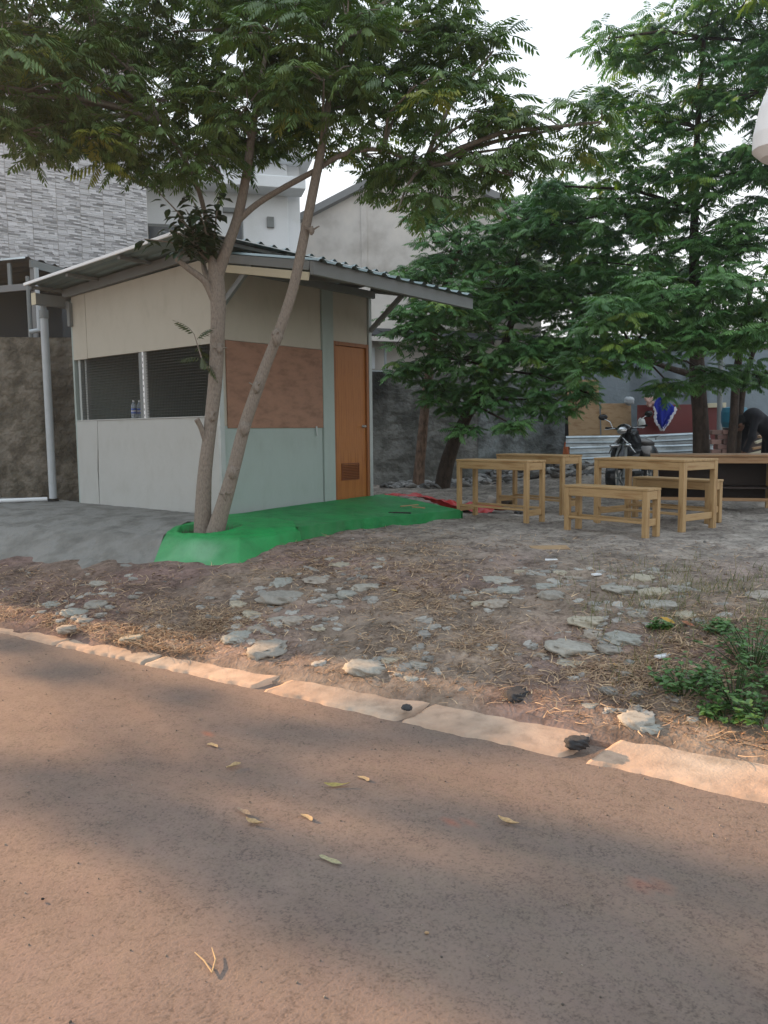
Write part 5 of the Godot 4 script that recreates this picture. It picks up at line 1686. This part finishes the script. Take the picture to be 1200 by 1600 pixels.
	m.lathe([Vector2(0, -0.16), Vector2(0.12, -0.15), Vector2(0.18, -0.1), Vector2(0.19, 0.0), Vector2(0.175, 0.18), Vector2(0.13, 0.36), Vector2(0.04, 0.46), Vector2(0, 0.46)], 24, Transform3D(Basis(Vector3.BACK, -0.12), Vector3(2.71, 3.45, -5.6)))
	var wl := obj("hanging_lamp", m, mat("lamp_white", lin(0.88, 0.86, 0.85), 0.5))
	tag(wl, "white rounded shade cut off by the right edge, hanging before the tall tree", "lamp")
	m = MB.new()
	m.tube([Vector3(2.74, 3.85, -5.6), Vector3(2.75, 4.8, -5.6)], [0.006, 0.006], 5)
	obj("cord", m, M.dark, wl)

func slab_thing(called: String, label: String, category: String, a: Vector3, b: Vector3, hi: float, material: Material, lean: float) -> Node3D:
	var d := (b - a).normalized()
	var o := thing(called, label, category, a, atan2(-d.z, d.x))
	var len := a.distance_to(b)
	var m := MB.new()
	m.box(Vector3(len, hi, 0.015), Transform3D(Basis(Vector3.RIGHT, -lean), Vector3(len / 2, hi / 2, -hi * lean / 2)), 0.002)
	obj("sheet", m, material, o)
	return o

# ---------------------------------------------------------------- stones, straw, leaves, weeds
func concrete_edge(x: float) -> float:
	var e := [Vector2(-9, -9.6), Vector2(-4.6, -8.1), Vector2(-3.72, -7.72), Vector2(-2.72, -7.12), Vector2(-2.11, -7.1), Vector2(-1.62, -6.98), Vector2(-1.27, -6.83), Vector2(-1.05, -7.36), Vector2(-0.82, -7.95), Vector2(-0.285, -8.73), Vector2(0.295, -9.2), Vector2(0.95, -9.7), Vector2(1.0, -30)]
	for i in e.size() - 1:
		if x < e[i + 1].x:
			return lerpf(e[i].y, e[i + 1].y, clampf((x - e[i].x) / (e[i + 1].x - e[i].x), 0, 1))
	return -30.0

func build_stones() -> void:
	var zones := {}
	var nz2 := nz.duplicate() as FastNoiseLite
	nz2.frequency = 0.055
	var kinds := []
	for k in 5:
		var m := MB.new()
		m.lump(Vector3(1, 1, 1), Transform3D(), nz2, 0.46, 17.0 * k, 24, 14, true)
		kinds.append(m.mesh())
	var tones := []
	for k in 5:
		var c: Color = [lin(0.38, 0.36, 0.315), lin(0.43, 0.385, 0.30), lin(0.345, 0.345, 0.31), lin(0.37, 0.325, 0.275), lin(0.31, 0.29, 0.255)][k]
		var sm: StandardMaterial3D = M.stone.duplicate()
		sm.albedo_color = c
		sm.resource_name = "stone_%d" % k
		tones.append(sm)
	# x, z, half width, height
	var st := [[-0.81,-6.30,0.20,0.07],[-0.76,-5.95,0.29,0.10],[-0.38,-6.70,0.16,0.05],[-0.54,-6.26,0.23,0.04],[-0.14,-5.97,0.20,0.07],[-0.28,-5.87,0.12,0.06],[-0.41,-5.87,0.09,0.04],[-1.10,-5.94,0.14,0.05],[-0.64,-5.46,0.11,0.06],[-0.77,-5.56,0.13,0.04],[-1.00,-5.30,0.15,0.05],[-0.76,-5.06,0.22,0.07],[-0.45,-5.29,0.08,0.02],[-0.87,-5.40,0.11,0.05],[-0.12,-4.65,0.22,0.07],[-2.41,-6.15,0.17,0.07],[-2.29,-6.27,0.15,0.05],[-1.78,-5.53,0.13,0.04],[-2.33,-5.74,0.10,0.05],[-2.44,-6.73,0.13,0.04],[-2.70,-6.40,0.13,0.04],[-2.27,-5.96,0.10,0.03],[-0.94,-5.70,0.14,0.03],[-0.06,-6.62,0.16,0.04],[0.85,-5.88,0.16,0.05],[0.89,-5.67,0.18,0.05],[0.75,-5.65,0.12,0.05],[0.65,-5.45,0.10,0.03],[0.76,-5.38,0.13,0.05],[0.63,-5.60,0.07,0.03],[1.17,-5.69,0.16,0.04],[1.15,-5.42,0.15,0.06],[1.35,-6.04,0.10,0.03],[1.42,-5.93,0.15,0.03],[1.64,-5.50,0.21,0.05],[1.84,-5.39,0.20,0.05],[2.02,-5.38,0.13,0.05],[1.88,-5.74,0.14,0.05],[2.02,-5.88,0.09,0.03],[1.78,-5.11,0.18,0.05],[1.88,-4.91,0.11,0.05],[1.60,-4.97,0.10,0.04],[1.27,-4.95,0.18,0.06],[1.26,-4.75,0.10,0.06],[1.09,-4.63,0.19,0.07],[1.43,-4.68,0.17,0.05],[1.32,-4.57,0.13,0.04],[1.06,-4.44,0.16,0.03],[0.91,-4.61,0.07,0.03],[1.22,-3.77,0.14,0.08],[1.26,-3.71,0.10,0.04],[1.61,-4.06,0.08,0.04],[0.03,-4.70,0.08,0.04],[0.08,-4.75,0.08,0.03],[0.19,-4.64,0.09,0.03],[0.15,-4.46,0.07,0.03],[0.23,-5.13,0.07,0.02],[1.04,-6.08,0.07,0.03],[2.47,-5.17,0.17,0.06],[1.46,-5.14,0.08,0.02],[1.04,-3.98,0.08,0.02]]
	var said := {0: "flat pale stone, the upper left of the group below the green slab", 1: "largest cracked pale stone below the green slab's left part", 2: "pale stone near the top of the slope, closest to the green slab", 4: "rounded bluish white stone right of the largest cracked stone", 8: "square grey stone low in the left group of stones", 10: "pinkish pale stone close above the sunlit kerb", 11: "broad flat stone just above the wide kerb joint", 14: "broad pale stone right behind the lit part of the kerb", 15: "flat grey stone in the dry straw at far left", 17: "pale stone in the sunlit straw left of the kerb joint", 18: "small pinkish stone standing on the kerb at far left", 24: "topmost greenish white stone of the middle cluster", 25: "broad greenish white stone right in the middle cluster", 34: "long pale stone with a reddish side beneath the cardboard strip", 35: "flat yellowish stone slab, the yellowest of the stones", 36: "angular bluish grey stone right of the yellowish slab", 40: "pale yellow pointed stone at the edge of the grass", 42: "long pale stone in the row above the dry straw", 44: "broad flat stone, largest of the lower right group", 49: "grey blocky stone beside the kerb near the green weeds", 58: "pale block of rubble in the grass at the right edge"}
	for i in st.size():
		var s: Array = st[i]
		var o := obj("embedded_stone", kinds[i % 5], tones[(i * 7 + 2) % 5] if i != 35 and i != 40 else tones[1])
		var h: float = s[3]
		o.position = Vector3(s[0], yard_h(s[0], s[1]) + h * 0.1, s[1])
		o.rotation = Vector3(rng.randf_range(-0.1, 0.1), rng.randf() * TAU, rng.randf_range(-0.1, 0.1))
		if s[0] > 1.0 and i == 18: pass
		if i == 18: o.position.y = 0.09
		o.scale = Vector3(s[2] * (0.8 if s[2] > 0.19 else 1.0) * rng.randf_range(0.58, 0.72), h * 0.62 + 0.01, s[2] * rng.randf_range(0.5, 0.75))
		if said.has(i): tag(o, said[i], "stone", "stones embedded in the dirt slope")
		else:
			var zone := "the dry straw at far left" if s[0] < -1.6 else ("the left group below the green slab" if s[0] < 0.5 else ("the row nearest the kerb" if s[1] > -4.75 else ("the middle cluster" if s[0] < 1.1 else "the right hand cluster")))
			var list: Array = zones.get_or_add(zone, [])
			list.append(o)
	var nth := ["first", "second", "third", "fourth", "fifth", "sixth", "seventh", "eighth", "ninth", "tenth", "eleventh", "twelfth", "thirteenth", "fourteenth", "fifteenth"]
	for zone in zones:
		var list: Array = zones[zone]
		list.sort_custom(func(a, b): return a.position.x / a.position.z > b.position.x / b.position.z)
		for i in list.size():
			tag(list[i], "smaller pale stone, %s from the left in %s" % [nth[i], zone], "stone", "stones embedded in the dirt slope")
	# chips that lie round the larger stones
	var hx := []
	var hc := []
	for i in 560:
		var s: Array = st[rng.randi() % st.size()]
		var a := rng.randf() * TAU
		var d: float = s[2] * rng.randf_range(0.8, 2.6)
		var x: float = s[0] + cos(a) * d
		var z: float = s[1] + sin(a) * d * 0.8
		if behind(x, z) < 0.12 or z < concrete_edge(x) + 0.1: continue
		var r := rng.randf_range(0.012, 0.055)
		hx.append(Transform3D(Basis.from_euler(Vector3(rng.randf_range(-0.3, 0.3), rng.randf() * 6, rng.randf_range(-0.3, 0.3))).scaled_local(Vector3(r, r * 0.5, r * 0.75)), place(x, z, r * 0.1)))
		var g := rng.randf_range(0.24, 0.45)
		hc.append(Color(g, g * 0.96, g * 0.88))
	tag(multi("stone_chips", kinds[3], M.stone, hx, hc), "small pale stone chips lying round the embedded stones", "", "", "stuff")
	# dark lumps by and in the kerb
	for k in [[0.70, -4.15, 0.09, 0.05, "black broken lump of asphalt lying behind the kerb"], [0.885, -3.585, 0.06, 0.035, "dark grey stone wedged in the kerb's right joint"], [0.11, -4.08, 0.04, 0.012, "dark grey stone in the kerb joint at the end of the lit part"]]:
		var o := obj("dark_stone", kinds[2], tones[4].duplicate())
		(o.material_override as StandardMaterial3D).albedo_color = lin(0.045, 0.045, 0.048)
		o.position = Vector3(k[0], maxf(ground_h(k[0], k[1]), 0.05) + 0.005, k[1])
		o.rotation.y = rng.randf() * TAU
		o.scale = Vector3(k[2], k[3], k[2] * 0.7)
		tag(o, k[4], "stone")
	# loose rubble along the back wall
	var rx := []
	var rc := []
	for i in 520:
		var u := rng.randf()
		var p := Vector3(0.1, 0, -16.0).lerp(Vector3(4.0, 0, -17.0), u)
		p.z += pow(rng.randf(), 1.6) * (1.0 + 1.6 * u)
		p.x += rng.randf_range(-0.2, 0.2)
		var s := rng.randf_range(0.03, 0.13)
		p.y = yard_h(p.x, p.z) + s * 0.3 + 0.22 * smooth(1.2, 0.0, absf(p.x - 2.9)) * smooth(-14.6, -16.0, p.z) * rng.randf()
		rx.append(Transform3D(Basis.from_euler(Vector3(rng.randf_range(-0.6, 0.6), rng.randf() * 6, rng.randf_range(-0.6, 0.6))).scaled_local(Vector3(s, s * 0.35, s * 0.7)), p))
		var g := rng.randf_range(0.12, 0.36)
		rc.append(Color(g, g * 0.97, g * 0.93))
	tag(multi("rubble", kinds[1], M.stone, rx, rc), "heap of broken grey rubble along the foot of the block wall", "", "", "stuff")
	# pebbles and grit
	rx = []
	rc = []
	for i in 9000:
		var s := rng.randf_range(-5.5, 6.0)
		var b := 0.1 + 9.0 * pow(rng.randf(), 1.4)
		var x := -0.6 + s * 0.86 + b * 0.511
		var z := -4.75 + s * 0.511 - b * 0.86
		if z < concrete_edge(x) + 0.03: continue
		if nz.get_noise_2d(x * 30 + 200, z * 30) < rng.randf_range(-0.6, 0.25): continue
		var r := 0.006 + 0.02 * pow(rng.randf(), 3.0)
		rx.append(Transform3D(Basis.from_euler(Vector3(rng.randf(), rng.randf() * 6, rng.randf())).scaled_local(Vector3(r, r * 0.6, r * 0.8)), place(x, z, r * 0.2)))
		var g := rng.randf_range(0.12, 0.34)
		rc.append(Color(g, g * 0.93, g * 0.86))
	var pm := MB.new()
	pm.lump(Vector3(1, 1, 1), Transform3D(), nz, 0.4, 5.0, 7, 5)
	tag(multi("pebbles", pm.mesh(), M.stone, rx, rc), "small pebbles and grit scattered over the dirt", "", "", "stuff")

func build_litter() -> void:
	# dry straw: bent blades
	var m := MB.new()
	var last := [Vector3(-0.02, 0, 0), Vector3(0.02, 0, 0)]
	for i in range(1, 4):
		var f := i / 3.0
		var w := 0.02 * (1.0 - 0.7 * f)
		var c := Vector3(0.1 * f * f, 0.10 * sin(PI * f), f)
		var now := [c + Vector3(-w, 0, 0), c + Vector3(w, 0, 0)]
		m.quad(last[0], last[1], now[1], now[0], Vector3.UP)
		last = now
	var blade := m.mesh()
	var xf := []
	var cs := []
	var clumps := [[-2.6, -6.4, 0.9, 1.2], [-1.75, -5.7, 0.7, 1.5], [-1.45, -5.45, 0.45, 1.6], [-1.1, -5.6, 0.6, 0.9], [0.25, -6.3, 0.6, 1.0], [0.3, -5.6, 0.5, 0.9], [0.45, -4.75, 0.55, 1.2], [1.25, -4.2, 0.5, 1.3], [1.65, -4.35, 0.6, 1.6], [2.1, -4.7, 0.7, 1.2], [1.9, -3.9, 0.6, 1.2], [-3.6, -7.0, 1.0, 1.0], [-0.7, -6.75, 0.6, 0.9], [0.1, -7.2, 0.7, 0.7]]
	while xf.size() < 30000:
		var x: float
		var z: float
		if rng.randf() < 0.78:
			var k: Array = clumps[rng.randi() % clumps.size()]
			if rng.randf() * 1.6 > k[3]: continue
			x = k[0] + rng.randfn() * k[2] * 0.55
			z = k[1] + rng.randfn() * k[2] * 0.4
		else:
			var s := rng.randf_range(-5, 5)
			var b := 0.05 + 4.0 * pow(rng.randf(), 1.5)
			x = -0.6 + s * 0.86 + b * 0.511
			z = -4.75 + s * 0.511 - b * 0.86
		if behind(x, z) < -0.05 or z < concrete_edge(x) + 0.0: continue
		if nz.get_noise_2d(x * 70, z * 70) < rng.randf_range(-0.7, 0.2): continue
		var l := rng.randf_range(0.03, 0.11)
		var b3 := Basis.from_euler(Vector3(rng.randf_range(-0.35, 0.12), rng.randf() * TAU, rng.randf_range(-0.5, 0.5)))
		var wd := rng.randf_range(0.09, 0.2)
		xf.append(Transform3D(b3.scaled_local(Vector3(wd, l * (1 if rng.randf() < 0.5 else -0.4), l)), place(x, z, 0.004 + 0.018 * rng.randf())))
		var g := rng.randf_range(0.55, 1.25)
		var c := Color(0.55, 0.4, 0.25).lerp(Color(0.28, 0.165, 0.1), rng.randf()) * g
		cs.append(Color(c.r, c.g, c.b))
	tag(multi("dry_straw", blade, M.straw, xf, cs), "loose dry straw and fallen leaf stalks on the dirt", "", "", "stuff")
	# dead leaflets
	var lf := MB.new()
	for s in [-1.0, 1.0]:
		lf.quad(Vector3(0, 0, -0.5), Vector3(0.16 * s, 0.07, -0.15), Vector3(0.14 * s, 0.09, 0.2), Vector3(0, 0.02, 0.1), Vector3.UP)
		lf.tri(Vector3(0.14 * s, 0.09, 0.2), Vector3(0, 0.1, 0.5), Vector3(0, 0.02, 0.1), Vector3.UP)
	var leaf := lf.mesh()
	xf = []
	cs = []
	while xf.size() < 2600:
		var s := rng.randf_range(-5, 5)
		var b := 0.02 + 3.2 * pow(rng.randf(), 1.4)
		var x := -0.6 + s * 0.86 + b * 0.511
		var z := -4.75 + s * 0.511 - b * 0.86
		if z < concrete_edge(x): continue
		if nz.get_noise_2d(x * 40 + 77, z * 40) < rng.randf_range(-0.5, 0.35): continue
		var l := rng.randf_range(0.025, 0.06)
		xf.append(Transform3D(Basis.from_euler(Vector3(rng.randf_range(-0.4, 0.4), rng.randf() * TAU, rng.randf_range(-0.5, 0.5))) * l, place(x, z, 0.008)))
		var c := Color(0.2, 0.11, 0.06).lerp(Color(0.12, 0.07, 0.05), rng.randf()).lerp(Color(0.33, 0.2, 0.08), 0.5 * rng.randf()) * rng.randf_range(0.6, 1.3)
		cs.append(Color(c.r, c.g, c.b))
	tag(multi("dead_leaves", leaf, M.straw, xf, cs), "small brown dead leaves scattered over the dirt", "", "", "stuff")
	# single fallen leaves one can count
	var big := [[1.72, -4.78, 0.1, Color(0.45, 0.27, 0.05), "yellow curled leaf in the straw near the grass"], [1.83, -4.75, 0.09, Color(0.4, 0.17, 0.1), "reddish brown curled leaf right of the yellow one"], [1.27, -4.32, 0.08, Color(0.5, 0.27, 0.04), "orange yellow leaf lying on dry straw"], [1.42, -3.82, 0.11, Color(0.42, 0.26, 0.13), "tan curled leaf between grey stone and weeds"], [0.07, -5.75, 0.1, Color(0.42, 0.3, 0.1), "yellowish leaf on the middle of the dirt slope"], [-0.01, -5.95, 0.09, Color(0.3, 0.16, 0.07), "brown leaf just above the yellowish one on the slope"]]
	for k in big:
		var mm: StandardMaterial3D = M.straw.duplicate()
		mm.albedo_color = k[3].linear_to_srgb()
		var o := obj("fallen_leaf", leaf, mm)
		o.position = place(k[0], k[1], 0.03)
		o.rotation = Vector3(0.3, rng.randf() * TAU, 0.3)
		o.scale = Vector3.ONE * k[2] * 1.1
		tag(o, k[4], "leaf", "larger fallen leaves")
	# curled pods on the road
	var pods := [[-0.84, -3.715, 0.075, 0.9, "curled straw coloured leaf on the road, farthest up and left"], [-0.69, -3.476, 0.075, 2.6, "short upright curled leaf on the road, second from the left"], [-0.21, -3.275, 0.115, 1.5, "long flat greenish leaf lying across the road's middle"], [-0.104, -3.335, 0.07, 0.7, "small slanting leaf just right of the long greenish one"], [-0.567, -3.03, 0.085, 1.1, "grey brown half of the broken leaf on the road"], [-0.509, -2.951, 0.085, 1.0, "yellow half of the broken leaf on the road"], [-0.318, -2.99, 0.075, 0.6, "twisted yellow leaf right of the broken pair"], [-0.20, -2.665, 0.1, 1.15, "grey green leaf on the dark shadow band of the road"], [0.466, -2.935, 0.095, 0.85, "pale yellow leaf, rightmost on the road"], [-0.505, -2.14, 0.1, 0.25, "forked straw stalk on the road nearest the camera"]]
	for i in pods.size():
		var k: Array = pods[i]
		var l: float = k[2]
		m = MB.new()
		var tone: Color = Color(0.4, 0.29, 0.16) if i not in [2, 4, 7] else [Color(0.32, 0.26, 0.09), Color(0.24, 0.19, 0.14), Color(0.3, 0.28, 0.17)][[2, 4, 7].find(i)]
		m.col = tone
		if i == 9:
			m.tube([Vector3(0, 0.005, l * 0.5), Vector3(0.012, 0.008, 0), Vector3(0.004, 0.012, -l * 0.5)], [0.002, 0.0026, 0.0016], 6)
			m.tube([Vector3(0, 0.005, l * 0.5), Vector3(-0.02, 0.01, 0.0), Vector3(-0.045, 0.012, -l * 0.42)], [0.002, 0.0026, 0.0016], 6)
		else:
			# a dry leaf folded and curled along its length
			m.grid(8, 14, func(u: float, w: float):
				var f := w * 2 - 1
				var q := u * 2 - 1
				var hw := 0.0085 * pow(maxf(0.0, 1 - f * f), 0.65) * (1.0 + 0.25 * sin(w * 9 + i * 2)) + 0.0008
				var curl := 0.6 + 0.5 * sin(i * 1.7)
				var twist := 0.7 * f * sin(i * 2.3)
				var x := q * hw
				var y := absf(q) * hw * curl + 0.25 * q * hw
				return [Vector3(x * cos(twist) - y * sin(twist) + 0.01 * sin(w * 2.6 + i * 2), 0.006 + maxf(x * sin(twist) + y * cos(twist), -0.003) + 0.012 * f * f * (i % 3) * 0.5, f * l * 0.5), tone * (0.8 + 0.35 * fposmod(u * 7.3 + w * 5.1, 1.0))])
		var o := obj("road_leaf", m, M.straw)
		o.position = Vector3(k[0], 0.002, k[1])
		o.rotation.y = k[3]
		tag(o, k[4], "leaf", "fallen leaves on the road")
	for k in [[-1.12, -2.458, 0.006, "tiny dark crumb on the left of the road"], [0.115, -2.261, 0.007, "tiny pale crumb on the road in the shadow band"]]:
		m = MB.new()
		m.lump(Vector3(k[2], k[2] * 0.6, k[2] * 0.7), Transform3D(Basis(), Vector3(k[0], 0.006, k[1])), nz, 0.5, k[0])
		tag(obj("crumb", m, M.rubber if k[0] < 0 else M.board), k[3], "debris")
	# grit on the road
	xf = []
	cs = []
	for i in 2600:
		var x := rng.randf_range(-3.0, 2.6)
		var z := rng.randf_range(-6.0, -1.4)
		if behind(x, z) > -0.25: continue
		if rng.randf() > 0.35 + 0.65 * smooth(-1.0, -0.3, behind(x, z)): continue
		var r := rng.randf_range(0.0015, 0.0042)
		xf.append(Transform3D(Basis.from_euler(Vector3(rng.randf(), rng.randf() * 6, 0)) * r, Vector3(x, r * 0.3 + 0.006 * nz.get_noise_2d(x * 45, z * 45), z)))
		var g := rng.randf_range(0.08, 0.3)
		cs.append(Color(g, g * 0.85, g * 0.7))
	var pm := MB.new()
	pm.lump(Vector3(1, 1, 1), Transform3D(), nz, 0.4, 5.0, 6, 4)
	tag(multi("road_grit", pm.mesh(), M.stone, xf, cs), "fine grit lying on the asphalt", "", "", "stuff")
	# grass and weeds at the lower right
	xf = []
	cs = []
	for i in 7000:
		var x := 2.15 + rng.randfn() * 0.6
		var z := -4.6 + rng.randfn() * 0.75
		if behind(x, z) < 0.12 or x < 1.2: continue
		if nz.get_noise_2d(x * 60 + 20, z * 60) < rng.randf_range(-0.5, 0.4): continue
		var l := rng.randf_range(0.04, 0.15)
		xf.append(Transform3D(Basis.from_euler(Vector3(-rng.randf_range(0.2, 1.2), rng.randf() * TAU, 0)).scaled_local(Vector3(0.11, l, l)), place(x, z, 0.0)))
		var c := Color(0.075, 0.11, 0.03).lerp(Color(0.27, 0.2, 0.09), pow(rng.randf(), 1.1))
		cs.append(c)
	tag(multi("grass", blade, M.leaf, xf, cs), "thin grass growing through the straw at the right", "", "", "stuff")
	var wl := MB.new()
	for s in [-1.0, 1.0]:
		wl.quad(Vector3(0, 0, 0), Vector3(0.3 * s, 0.08, 0.2), Vector3(0.36 * s, 0.05, 0.6), Vector3(0, -0.02, 0.55), Vector3.UP)
		wl.tri(Vector3(0.36 * s, 0.05, 0.6), Vector3(0, -0.12, 1.0), Vector3(0, -0.02, 0.55), Vector3.UP)
	var wleaf := wl.mesh()
	var spots := [[1.52, -3.98, 0.19, "small leafy weed nearest the dry straw, leftmost of the weeds"], [1.74, -3.88, 0.28, "bushy green weed in the middle of the lower right patch"], [1.78, -3.62, 0.2, "green weed hanging over the kerb at the right edge"], [1.95, -4.15, 0.3, "bushy green weed at the right edge behind the others"], [1.62, -3.72, 0.12, "low green weed just behind the kerb, below the bushy one"], [2.0, -3.85, 0.22, "green weed partly outside the right edge of the photo"], [1.66, -4.72, 0.07, "small weed sprouting by the yellow curled leaf"], [1.95, -4.6, 0.1, "upright young weed in the brown leaves at right"]]
	for k in spots:
		var t := thing("weed", k[3], "weed", place(k[0], k[1]), 0.0, "green weeds at the lower right")
		var sm := MB.new()
		sm.col = Color(0.05, 0.1, 0.03)
		xf = []
		cs = []
		var r: float = k[2]
		for i in int(14 + r * 90):
			var a := rng.randf() * TAU
			var q := sqrt(rng.randf()) * r
			var tip := Vector3(cos(a) * q, r * (0.35 + 0.75 * rng.randf()) * (1.0 - 0.4 * q / r), sin(a) * q)
			sm.tube([Vector3(tip.x * 0.2, 0, tip.z * 0.2), Vector3(tip.x * 0.6, tip.y * 0.7, tip.z * 0.6), tip], [0.003, 0.0025, 0.0015], 4, 0.0, null, false)
			for j in 7:
				var p := Vector3(tip.x * 0.2, 0, tip.z * 0.2).lerp(tip, rng.randf_range(0.5, 1.05)) + Vector3(0, 0.01, 0)
				var b := rng.randf() * TAU
				var z := Vector3(cos(b), rng.randf_range(-0.25, 0.5), sin(b)).normalized()
				var x := Vector3.UP.cross(z).normalized()
				xf.append(Transform3D(Basis(x, z.cross(x), z) * rng.randf_range(0.022, 0.045), p))
				var g := rng.randf_range(0.7, 1.35)
				cs.append(Color(0.085 * g, 0.18 * g, 0.05 * g))
		obj("stems", sm, M.leaf, t)
		multi("leaves", wleaf, M.leaf, xf, cs, t)

# ---------------------------------------------------------------- what stands up the street and shades the road
func build_street_side() -> void:
	# trees that lean over the road farther up the street, left of the picture
	var away := Vector3(-0.857, 0.3249, -0.515)
	var rows := [
		[19.0, "roadside tree up the street on the left, nearest to the tile clad house", [[-0.05, -2.45, 0.3], [0.75, -2.0, 0.34], [-0.85, -2.95, 0.18], [-2.0, -4.95, 0.16], [-1.1, -4.4, 0.14], [-0.35, -3.85, 0.12]]],
		[24.0, "taller roadside tree farther up the street on the left", [[0.2, -3.8, 0.1], [0.25, -2.95, 0.14], [0.95, -2.55, 0.2], [1.7, -2.1, 0.2], [-0.5, -3.35, 0.1], [0.48, -3.92, 0.26], [-2.55, -5.62, 0.2]]]]
	for r in rows:
		var t := thing("street_tree", r[1], "tree", Vector3.ZERO, 0.0, "trees along the street")
		var lobes := []
		var mid := Vector3()
		for g in r[2]:
			var c: Vector3 = Vector3(g[0], 0, g[1]) + away * r[0]
			lobes.append([c.x, c.y, c.z, g[2]])
			mid += c / r[2].size()
		var foot := Vector3(mid.x - 3.07, 0, mid.z + 5.16)   # on the far side of the road
		var tr := [[foot.x, -0.1, foot.z, 0.16], [foot.x + 0.1, 2.5, foot.z - 0.3, 0.13], [foot.x + 1.0, 5.0, foot.z - 1.9, 0.1], [mid.x - 0.2, mid.y - 0.2, mid.z + 0.4, 0.05]]
		obj("trunk", trunk_mesh(tr, 10), M.bark_dark, t)
		foliage(t, lobes, 60.0, 0.14, [Color(0.036, 0.07, 0.03), Color(0.06, 0.105, 0.036), Color(0.1, 0.13, 0.03)], [Vector3(mid.x - 0.2, mid.y - 0.2, mid.z + 0.4), Vector3(foot.x + 1.0, 5.0, foot.z - 1.9)], M.bark_dark)

func _ready() -> void:
	rng.seed = 4711
	nz.seed = 5
	nz.noise_type = FastNoiseLite.TYPE_SIMPLEX_SMOOTH
	nz.frequency = 0.03
	nz.fractal_octaves = 3
	var cam := Camera3D.new()
	cam.name = "camera"
	cam.position = Vector3(0, 1.5, 0)
	cam.basis = Basis(Vector3.RIGHT, deg_to_rad(-5.7)) * Basis(Vector3.BACK, deg_to_rad(-0.6))
	cam.fov = rad_to_deg(2.0 * atan(800.0 / 1250.0))
	cam.near = 0.05
	cam.far = 600.0
	cam.current = true
	add_child(cam)
	var env := Environment.new()
	env.background_mode = Environment.BG_SKY
	var sky := Sky.new()
	var sm := ProceduralSkyMaterial.new()
	sm.sky_top_color = Color(0.86, 0.92, 0.98)
	sm.sky_horizon_color = Color(1.0, 0.99, 0.97)
	sm.sky_curve = 0.35
	sm.ground_bottom_color = Color(0.3, 0.27, 0.24)
	sm.ground_horizon_color = Color(0.6, 0.58, 0.55)
	sm.sun_angle_max = 40.0
	sm.energy_multiplier = 0.62
	sky.sky_material = sm
	env.sky = sky
	env.tonemap_mode = Environment.TONE_MAPPER_LINEAR
	env.tonemap_exposure = 2.35
	env.volumetric_fog_enabled = true
	env.volumetric_fog_density = 0.002
	env.volumetric_fog_albedo = Color(0.9, 0.96, 1.0)
	env.volumetric_fog_anisotropy = 0.8
	env.sdfgi_enabled = true
	env.ssao_enabled = true
	env.ssil_enabled = true
	var we := WorldEnvironment.new()
	we.name = "environment"
	we.environment = env
	add_child(we)
	var sun := DirectionalLight3D.new()
	sun.name = "sun"
	sun.light_energy = 1.55
	sun.light_color = Color(1.0, 0.8, 0.6)
	sun.light_angular_distance = 0.6
	sun.shadow_enabled = true
	var el := deg_to_rad(18.0)
	sun.basis = Basis.looking_at(Vector3(0.857 * cos(el), -sin(el), 0.515 * cos(el)))
	add_child(sun)
	materials()
	build_ground()
	build_apron()
	build_hut()
	build_walls()
	build_tile_house()
	build_far_houses()
	build_trees()
	build_street_side()
	build_pipes()
	build_furniture()
	build_scooter()
	build_person()
	build_clutter()
	build_stones()
	build_litter()
